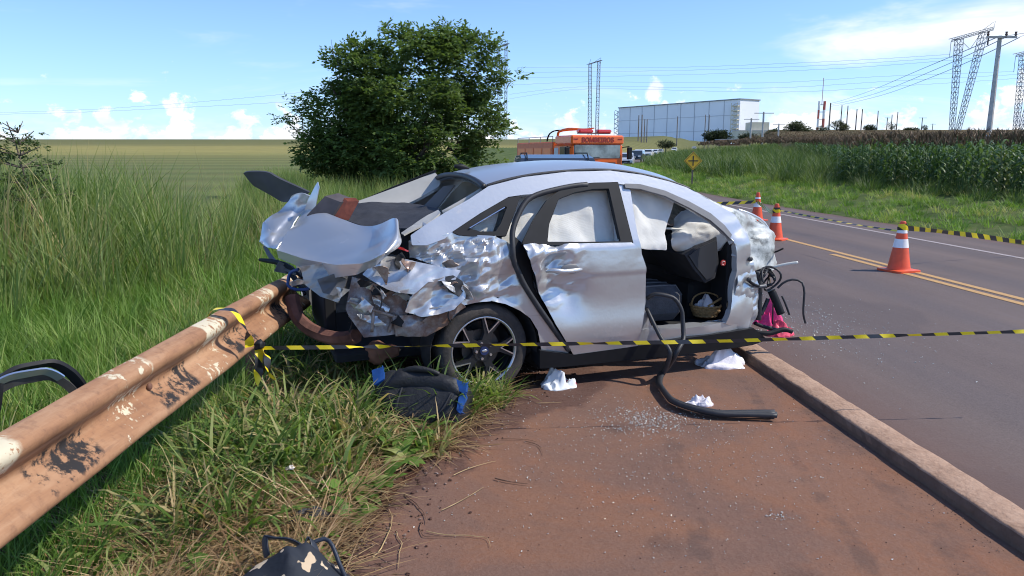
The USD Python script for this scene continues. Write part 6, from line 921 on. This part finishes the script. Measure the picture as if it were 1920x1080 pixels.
def heap(name, label, cat, c, size, rz, seed, mat, sharp=.35, parent=None, peak=0.):
    nr, na = 22, 60; rr, aa = np.meshgrid(np.linspace(0, 1, nr), np.linspace(0, 2 * math.pi, na, endpoint=False), indexing='ij'); cx_, cy_ = np.cos(aa), np.sin(aa); q = np.stack([cx_ * .9 + seed, cy_ * .9, 0 * aa + seed], -1)
    Rm = 1 + 1.1 * (fbm(q * 1.6, 3, seed) - .5); rad = np.clip(rr * 1.12, 0, 1) ** .8; X, Y = cx_ * Rm * rad, cy_ * Rm * rad; 
    fc_ = facet(X.ravel() * 2.3 + 8 + seed * .37, Y.ravel() * 2.3 + 9, 700 + seed).reshape(X.shape); fc2 = facet(X.ravel() * 4.7 + 8, Y.ravel() * 4.7 + 9, 800 + seed).reshape(X.shape); Z = (1 - rr ** 1.6) * np.clip(.42 + .50 * fc_ + .22 * fc2 + .45 * peak * np.exp(-(X ** 2 + Y ** 2) * 5), .06, None) + .10 * np.abs(fc2) * (1 - rr ** 6) * rr; Z = np.where(rr > .98, -.01, np.clip(Z, .012, None)); X = X + .25 * fc_ * rr * (1 - rr); Y = Y + .25 * fc2 * rr * (1 - rr); v = np.stack([X, Y, Z], -1).reshape(-1, 3) * np.array(size) * [.5, .5, 1.]
    i, j = np.meshgrid(np.arange(nr - 1), np.arange(na), indexing='ij'); qd = np.stack([i * na + j, (i + 1) * na + j, (i + 1) * na + (j + 1) % na, i * na + (j + 1) % na], -1).reshape(-1, 4); m = trimesh.Trimesh(v, np.vstack([qd[:, [0, 1, 2]], qd[:, [0, 2, 3]]]), process=False)
    c_, s_ = math.cos(rz), math.sin(rz); v = np.stack([v[:, 0] * c_ - v[:, 1] * s_, v[:, 0] * s_ + v[:, 1] * c_, v[:, 2]], 1) + np.asarray(c)
    o = obj(name, (v, m.faces), mat, parent, smooth=45); return tag(o, label, cat) if parent is None else o
def look_spot(name, base, spot, sc=9.):
    g = Graph(); n = g.noise(g.pos(), sc, 3., .5)['fac']; return g.done(name, g('principled_bsdf', base_color=g.mix(g.smooth(n, .56, .62), base, spot), roughness=.7)['BSDF'])
heap('plastic_bag', 'crumpled white plastic bag with red print beside the rear wheel', 'bag', (0.332,5.029,0), (.24, .20, .17), .3, 3, look_spot('bag_print', (.74, .76, .76), (.55, .04, .06), 7.), .30)
heap('cloth', 'white cloth lying in folds under the sill by the kerb', 'cloth', (1.638,5.538,0), (.40, .26, .17), .2, 7, clothw, .34, None, .5)
heap('cloth', 'small rounded white cloth behind the end of the rubber seal', 'cloth', (1.226,4.644,0), (.165, .12, .085), -.3, 12, clothw, .18)
heap('pink_bag', 'bright pink cloth bag on the road in front of the wreck', 'bag', (2.465,7.005,0), (.27, .22, .27), 0, 15, pink, .30, None, .3)
heap('pink_bundle', 'smaller coral red bundle lying nearer than the pink bag', 'bundle', (2.431,6.532,0), (.24, .18, .17), .2, 18, look_spot('coral_print', (.70, .06, .12), (.74, .42, .40), 14.), .2)
heap('debris', 'small black plastic knob on the shoulder against the kerb end', 'cap', (1.931,5.612,0), (.10, .08, .10), 0, 22, rubber, .2)
heap('litter', 'white scrap of paper in the grass behind the rail end', 'paper', (-2.15, 6.35, .30), (.28, .16, .16), .4, 25, clothw, .4)
heap('glove', 'black glove like rag half hidden in the grass above the patterned bag', 'rag', (-0.884,3.061,0.03), (.22, .12, .07), .4, 28, cloth_b, .3)
heap('litter', 'small pale scrap among the grass right of the guard rail', 'paper', (-1.092,3.415,0.1), (.045, .035, .02), .4, 31, clothw, .4)
# black backpack with blue trim lying in the grass
bp = thing('backpack', 'black backpack with blue trim lying on the grass before the rear wheel', 'backpack', (-.57, 4.20, 0), -6.); nyl = plain('nylon_black', (.012, .0125, .014), .6, var=.3, scale=10., bump=.4, bscale=60.); blue = plain('nylon_blue', (.012, .065, .24), .45, var=.2, scale=20.)
def slab(pts, depth, seed, amp=.012, puff=.05, cell=.018):
    q, f = fill(Polygon(pts).buffer(.02, join_style=1), cell); P = Polygon(pts).buffer(.02); from shapely import points, distance; dd = distance(P.exterior, points(q)); v = np.stack([q[:, 0], -puff * np.sqrt(np.clip(dd / .08, 0, 1)) + 0 * dd, q[:, 1]], 1); v[:, 1] += amp * crease(v, 9., seed) * np.clip(dd / .03, 0, 1); v2, f2 = solidify(v, f, 0.0); n = len(q); v2[n:, 1] = depth + .3 * puff; return v2, f2
def lay(v, lean): c_, s_ = math.cos(lean), math.sin(lean); w = v.copy(); w[:, 1], w[:, 2] = v[:, 1] * c_ + v[:, 2] * s_, -v[:, 1] * s_ + v[:, 2] * c_; return w
BPO = [(-.285, .30), (-.20, .345), (.0, .335), (.20, .30), (.285, .25), (.265, .10), (.22, .03), (.06, -.015), (-.06, .0), (-.16, .03), (-.24, .14)]; v, f = slab(BPO, .17, 5, .016, .07); obj('body', (lay(v, .62), f), nyl, bp, smooth=50)
v, f = slab([(-.19, .235), (-.05, .265), (.12, .245), (.24, .215), (.22, .285), (.05, .33), (-.13, .335)], .10, 7, .014, .045); v[:, 1] -= .065; obj('flap', (lay(v, .62), f), nyl, bp, smooth=50)
for pts in ([(-.305, .335), (-.235, .355), (-.215, .28), (-.275, .235)], [(.19, .305), (.295, .265), (.285, .20), (.205, .245)], [(.25, .19), (.297, .20), (.275, .075), (.245, .10)]):
    q, f = fill(Polygon(pts).buffer(-.008).buffer(.008), .012); v = np.stack([q[:, 0], -.082 + .016 * crease(np.stack([q[:, 0], q[:, 1], 0 * q[:, 0]], -1), 16., 3), q[:, 1]], 1); v, f = solidify(v, f, .03); obj('blue_trim', (lay(v, .62), f), blue, bp, smooth=35)
obj('seam', tube(spline(lay(np.array([(-.10, -.075, .23), (-.11, -.088, .16), (-.12, -.08, .06)]), .62), 8), .005, 5), rubber, bp); obj('seam', tube(spline(lay(np.array([(.20, -.078, .20), (.17, -.088, .12), (.10, -.075, .03)]), .62), 8), .005, 5), rubber, bp)
obj('strap', tube(spline(lay(np.array([(-.15, -.06, .32), (-.02, -.10, .345), (.12, -.09, .32)]), .62), 10), [.012, .02, .012], 6), nyl, bp, smooth=True)
# patterned bag at the bottom edge
def look_camo():
    g = Graph(); v = g('voronoi_texture', vector=g('mix_vector', fac=.10, a=g.pos(), b=g.noise(g.pos(), 14., 2.)['color'])['result'], scale=17., feature='f1'); r = g('separate_color', color=v['color']); pick = g.smooth(r['r'], .62, .64); edge = g.math('subtract', 1., g.smooth(v['distance'], .44, .48))
    c = g.mix(g.math('multiply', pick, edge), (.024, .028, .036), g.ramp(r['g'], [(.2, (.52, .40, .24)), (.5, (.58, .47, .33)), (.8, (.50, .38, .25))]))
    return g.done('camo_look', g('principled_bsdf', base_color=c, roughness=.75, specular_ior_level=.2, normal=g.bump(g.noise(g.pos(), 30., 3.)['fac'], .3, .01))['BSDF'])
cb = thing('patterned_bag', 'dark bag with sand coloured patches at the bottom edge of the photo', 'bag', (-.80, 2.47, 0), 4.); camo = look_camo(); navy = plain('navy_look', (.022, .027, .038), .45, var=.2, scale=12., bump=.3, bscale=40.)
m = trimesh.creation.icosphere(4, 1.); v = np.array(m.vertices); v *= (1 + .22 * crease(v * .8, 2.2, 61))[:, None]; v[:, :2] *= (1 - .55 * np.clip(v[:, 2:], 0, 1)) * (1 + .10 * np.sign(v[:, :2]) * 0); v[:, 2] = np.where(v[:, 2] < 0, v[:, 2] * .2, v[:, 2] * (1.05 - .35 * np.abs(v[:, 0]) + .12 * np.sin(v[:, 0] * 7))); obj('body', (v * [.25, .20, .19] + [0, -.02, .03], m.faces), camo, cb, smooth=50)
m, uv = ribbon([(-.10, .06, .15), (-.115, .10, .20), (-.04, .09, .195), (.05, .03, .165), (.085, -.04, .13)], .038, 26, [.2, 1.0, .3, .6]); obj('handle', solidify(*m, .008), navy, cb, smooth=True); m, uv = ribbon([(.03, .05, .17), (.045, .085, .20), (.075, .04, .16), (.07, -.03, .14)], .03, 22, [.4, 1.0, .5]); obj('handle', solidify(*m, .006), navy, cb, smooth=True)
obj('strap', tube(spline([(.05, .08, .18), (.10, .10, .19), (.17, .02, .12), (.24, -.12, .05), (.30, -.26, .02)], 20), .008, 6), navy, cb, smooth=True)
# curved trim leaning behind the rail
ct = thing('curved_trim', 'curved black and silver car trim standing in the grass behind the rail', 'car trim'); cy = 2.75; TP = [(-1.931,2.62,0.594), (-1.923,2.66,0.688), (-1.924,2.7,0.769), (-1.874,2.76,0.8), (-1.816,2.82,0.799), (-1.772,2.88,0.746), (-1.755,2.92,0.666), (-1.758,2.95,0.551)]; S_ = spline(TP, 40); S_[:, 0] -= .02
m, uv = ribbon(S_, .046, 40, [1.9, 1.5, 1.1, 1.0, 1.2, 1.6]); obj('outer_strip', solidify(*m, .016), trimb, ct, smooth=40); S2 = S_ + [0.004, -.03, -.016]; m, uv = ribbon(S2[:27] + [.002, -.022, .002], .036, 27, [.9, .7, .6, .8]); obj('chrome_strip', solidify(*m, .008), plain('satin_chrome', (.62, .66, .72), .22, metal=.9), ct, smooth=40); m, uv = ribbon(S2 + [.0, .004, -.026], .032, 40, [.2, .3, .5, .6]); obj('inner_strip', solidify(*m, .01), plain('trim_grey', (.06, .058, .056), .5, var=.3, scale=20.), ct, smooth=40)
# wicker basket in the car's footwell
bc = on_car(*(1.999,0.42,0.345)); wk = thing('wicker_basket', 'small wicker basket of white things on the car floor', 'basket', bc + [0, 0, -.02], 10.); wick = plain('wicker_look', (.36, .22, .09), .8, var=.35, scale=60., bump=.5, bscale=120.)
obj('bowl', revz([(.0, .0), (.085, .0), (.115, .05), (.125, .10), (.120, .10), (.108, .05), (.08, .012), (.0, .012)], 28), wick, wk, smooth=40)
for k in range(4): obj('weave', tube([((.092 + .010 * k) * math.cos(a), (.092 + .010 * k) * math.sin(a), .014 + .026 * k + .004 * math.sin(a * 14)) for a in np.linspace(0, 6.283, 60)], .009, 5), wick, wk, smooth=True)
obj('handle', tube(spline([(-.12, 0, .09), (-.10, 0, .16), (.0, .02, .19), (.10, 0, .16), (.12, 0, .09)], 16), .007, 6), wick, wk, smooth=True)
heap('contents', None, None, (0, 0, .06), (.19, .17, .16), .4, 41, clothw, .35, wk); obj('spoon', tube([(-.02, -.09, .10), (.16, -.03, .17)], [.008, .011], 6), wick, wk); obj('spoon', tube([(.0, -.05, .12), (.08, -.10, .05)], [.007, .012], 6), wick, wk)
# splinters of glass and sticks on the ground
rg = np.random.default_rng(17); def_sh = []
for k in range(3):
    m = trimesh.convex.convex_hull(rg.normal(0, 1, (9, 3)) * [.5, .5, .3]); def_sh.append(('shard', (np.array(m.vertices) * .0042, m.faces), None, False))
gg = Graph(); gl = gg.done('glass_crumb', gg('principled_bsdf', base_color=(.62, .68, .64), roughness=.12, specular_ior_level=.8, transmission_weight=.3)['BSDF']); gwh = plain('glass_milky', (.66, .68, .62), .3)
def crumbs(name, c, sd, n, label, lo=.6, hi=1.5):
    x = rg.normal(c[0], sd[0], n); y = rg.normal(c[1], sd[1], n); k = (x > shoulder_edge(y) + .02) & ((x < kerb_x(y) - .05) | (x > kerb_x(y) + .24)); x, y = x[k], y[k]; n = len(x); instancer(name, [(a, b, gl if i else gwh, s_) for i, (a, b, _, s_) in enumerate(def_sh)], np.stack([x, y, np.full(n, .007)], 1), rg.uniform(0, 6.28, n), rg.uniform(lo, hi, n), rg.integers(0, 3, n), label, tilt=(rg.normal(0, .4, n), rg.normal(0, .4, n)))
crumbs('glass_crumbs', (0.836,4.329), (.17, .13), 520, 'heap of crushed window glass beside the rubber seal'); crumbs('glass_crumbs', (0.668,3.988), (.6, .55), 900, 'glass crumbs scattered over the red shoulder', .4, 1.1); crumbs('glass_crumbs', (2.744,7.145), (.45, .7), 800, 'glass crumbs strewn on the road before the wreck', .6, 1.6); crumbs('glass_crumbs', (0.631,3.266), (.5, .3), 260, 'sparser glass crumbs on the shoulder near the camera', .4, 1.0); crumbs('glass_crumbs', (1.212,3.109), (.03, .02), 40, 'small dark heap of glass near the bottom of the shoulder', .5, 1.0)
twig = plain('twig_look', (.16, .085, .05), .9, var=.4, scale=20.); twl = plain('dry_stem_look', (.40, .28, .13), .8, var=.3, scale=20.)
for k, (pts, r_, mt, lb_) in enumerate([([(700, 1050), (722, 1018), (735, 985), (728, 960)], .004, twl, 'bent pale stem at the edge of the damp soil'), ([(800, 1000), (850, 1008), (905, 1010), (918, 1030)], .003, twl, 'thin pale stem lying flat on the red shoulder'), ([(790, 985), (795, 1010), (850, 1011)], .003, twig, 'thin dark twig touching the pale stem'), ([(930, 900), (960, 908), (990, 912)], .005, twig, 'short thick dark stick on the red shoulder'), ([(760, 930), (790, 960), (800, 985)], .004, twig, 'dark twig leading down towards the pale stem'), ([(830, 960), (860, 945), (905, 918)], .003, twl, 'pale twig slanting up to the thick dark stick'), ([(850, 895), (885, 880), (930, 868)], .003, twl, 'straight pale stem above the thick dark stick'), ([(985, 830), (1010, 840), (1018, 855)], .003, twig, 'small hooked twig beside the damp patch'), ([(940, 826), (985, 828), (1005, 832)], .003, twig, 'straight thin twig left of the hooked twig'), ([(700, 900), (760, 880), (790, 865)], .006, twl, 'thick bundle like straw stalk on the soil edge'), ([(745, 1000), (752, 1040), (748, 1070)], .003, twl, 'upright pale stem near the bottom of the shoulder'), ([(1005, 758), (1030, 758), (1052, 757)], .003, twl, 'short yellow straw below the white plastic bag'), ([(560, 1010), (600, 990), (640, 985)], .003, twl, 'pale stem beside the black rag'), ([(690, 860), (720, 842), (770, 850), (815, 862)], .004, twl, 'long curved straw across the soil edge')]):
    q = []
    for u, v_ in pts: b_ = math.tan(math.atan((v_ - 540) / 1387.) + PITCH); cu_ = math.cos(math.atan((v_ - 540) / 1387.)); d_ = CAM_H / b_; q.append(((u - 960) / 1387. * math.hypot(d_, CAM_H) * cu_, d_, .008 + r_))
    o = obj('stick', tube(spline(q, 14) + (fbm(spline(q, 14) * 14, 2, k) - .5)[:, None] * [.02, .02, 0], [r_ * .7, r_ * .6, r_ * .3], 5), mt); tag(o, lb_, 'stick')

clod = plain('clod_look', (.075, .034, .022), .95, var=.4, scale=40.); peb = plain('pebble_look', (.20, .13, .10), .9, var=.3, scale=50.)
PR = []
for k in range(4):
    m = trimesh.creation.icosphere(1, 1.); m.vertices *= (.6 + .8 * noise(np.array(m.vertices) * 1.7 + k * 3, k))[:, None] * [1, .8, .6]; PR.append(('clod', (np.array(m.vertices) * .0055, m.faces), clod if k < 3 else peb, False))
y = rg.uniform(1.4, 5.6, 2600); x = shoulder_edge(y) + rg.normal(-.10, .22, 2600); k = (x < shoulder_edge(y) + .45 * rg.random(2600)); x, y = x[k], y[k]
instancer('soil_clods', PR, np.stack([x, y, np.full(len(x), .006)], 1), rg.uniform(0, 6.28, len(x)), rg.uniform(.3, 1.5, len(x)) ** 1.5, rg.integers(0, 4, len(x)), 'loose clods of dark red soil along the edge of the shoulder')
y = rg.uniform(1.2, 6.5, 1500); x = rg.uniform(-.6, 2.2, 1500); k = (x > shoulder_edge(y)) & (x < kerb_x(y) - .05); x, y = x[k], y[k]; x = np.where(rg.random(len(x)) < .35, kerb_x(y) - .03 - np.abs(rg.normal(0, .07, len(x))), x)
instancer('grit', PR, np.stack([x, y, np.full(len(x), .004)], 1), rg.uniform(0, 6.28, len(x)), rg.uniform(.2, .6, len(x)), rg.integers(2, 4, len(x)), 'small grit and pebbles strewn on the shoulder')
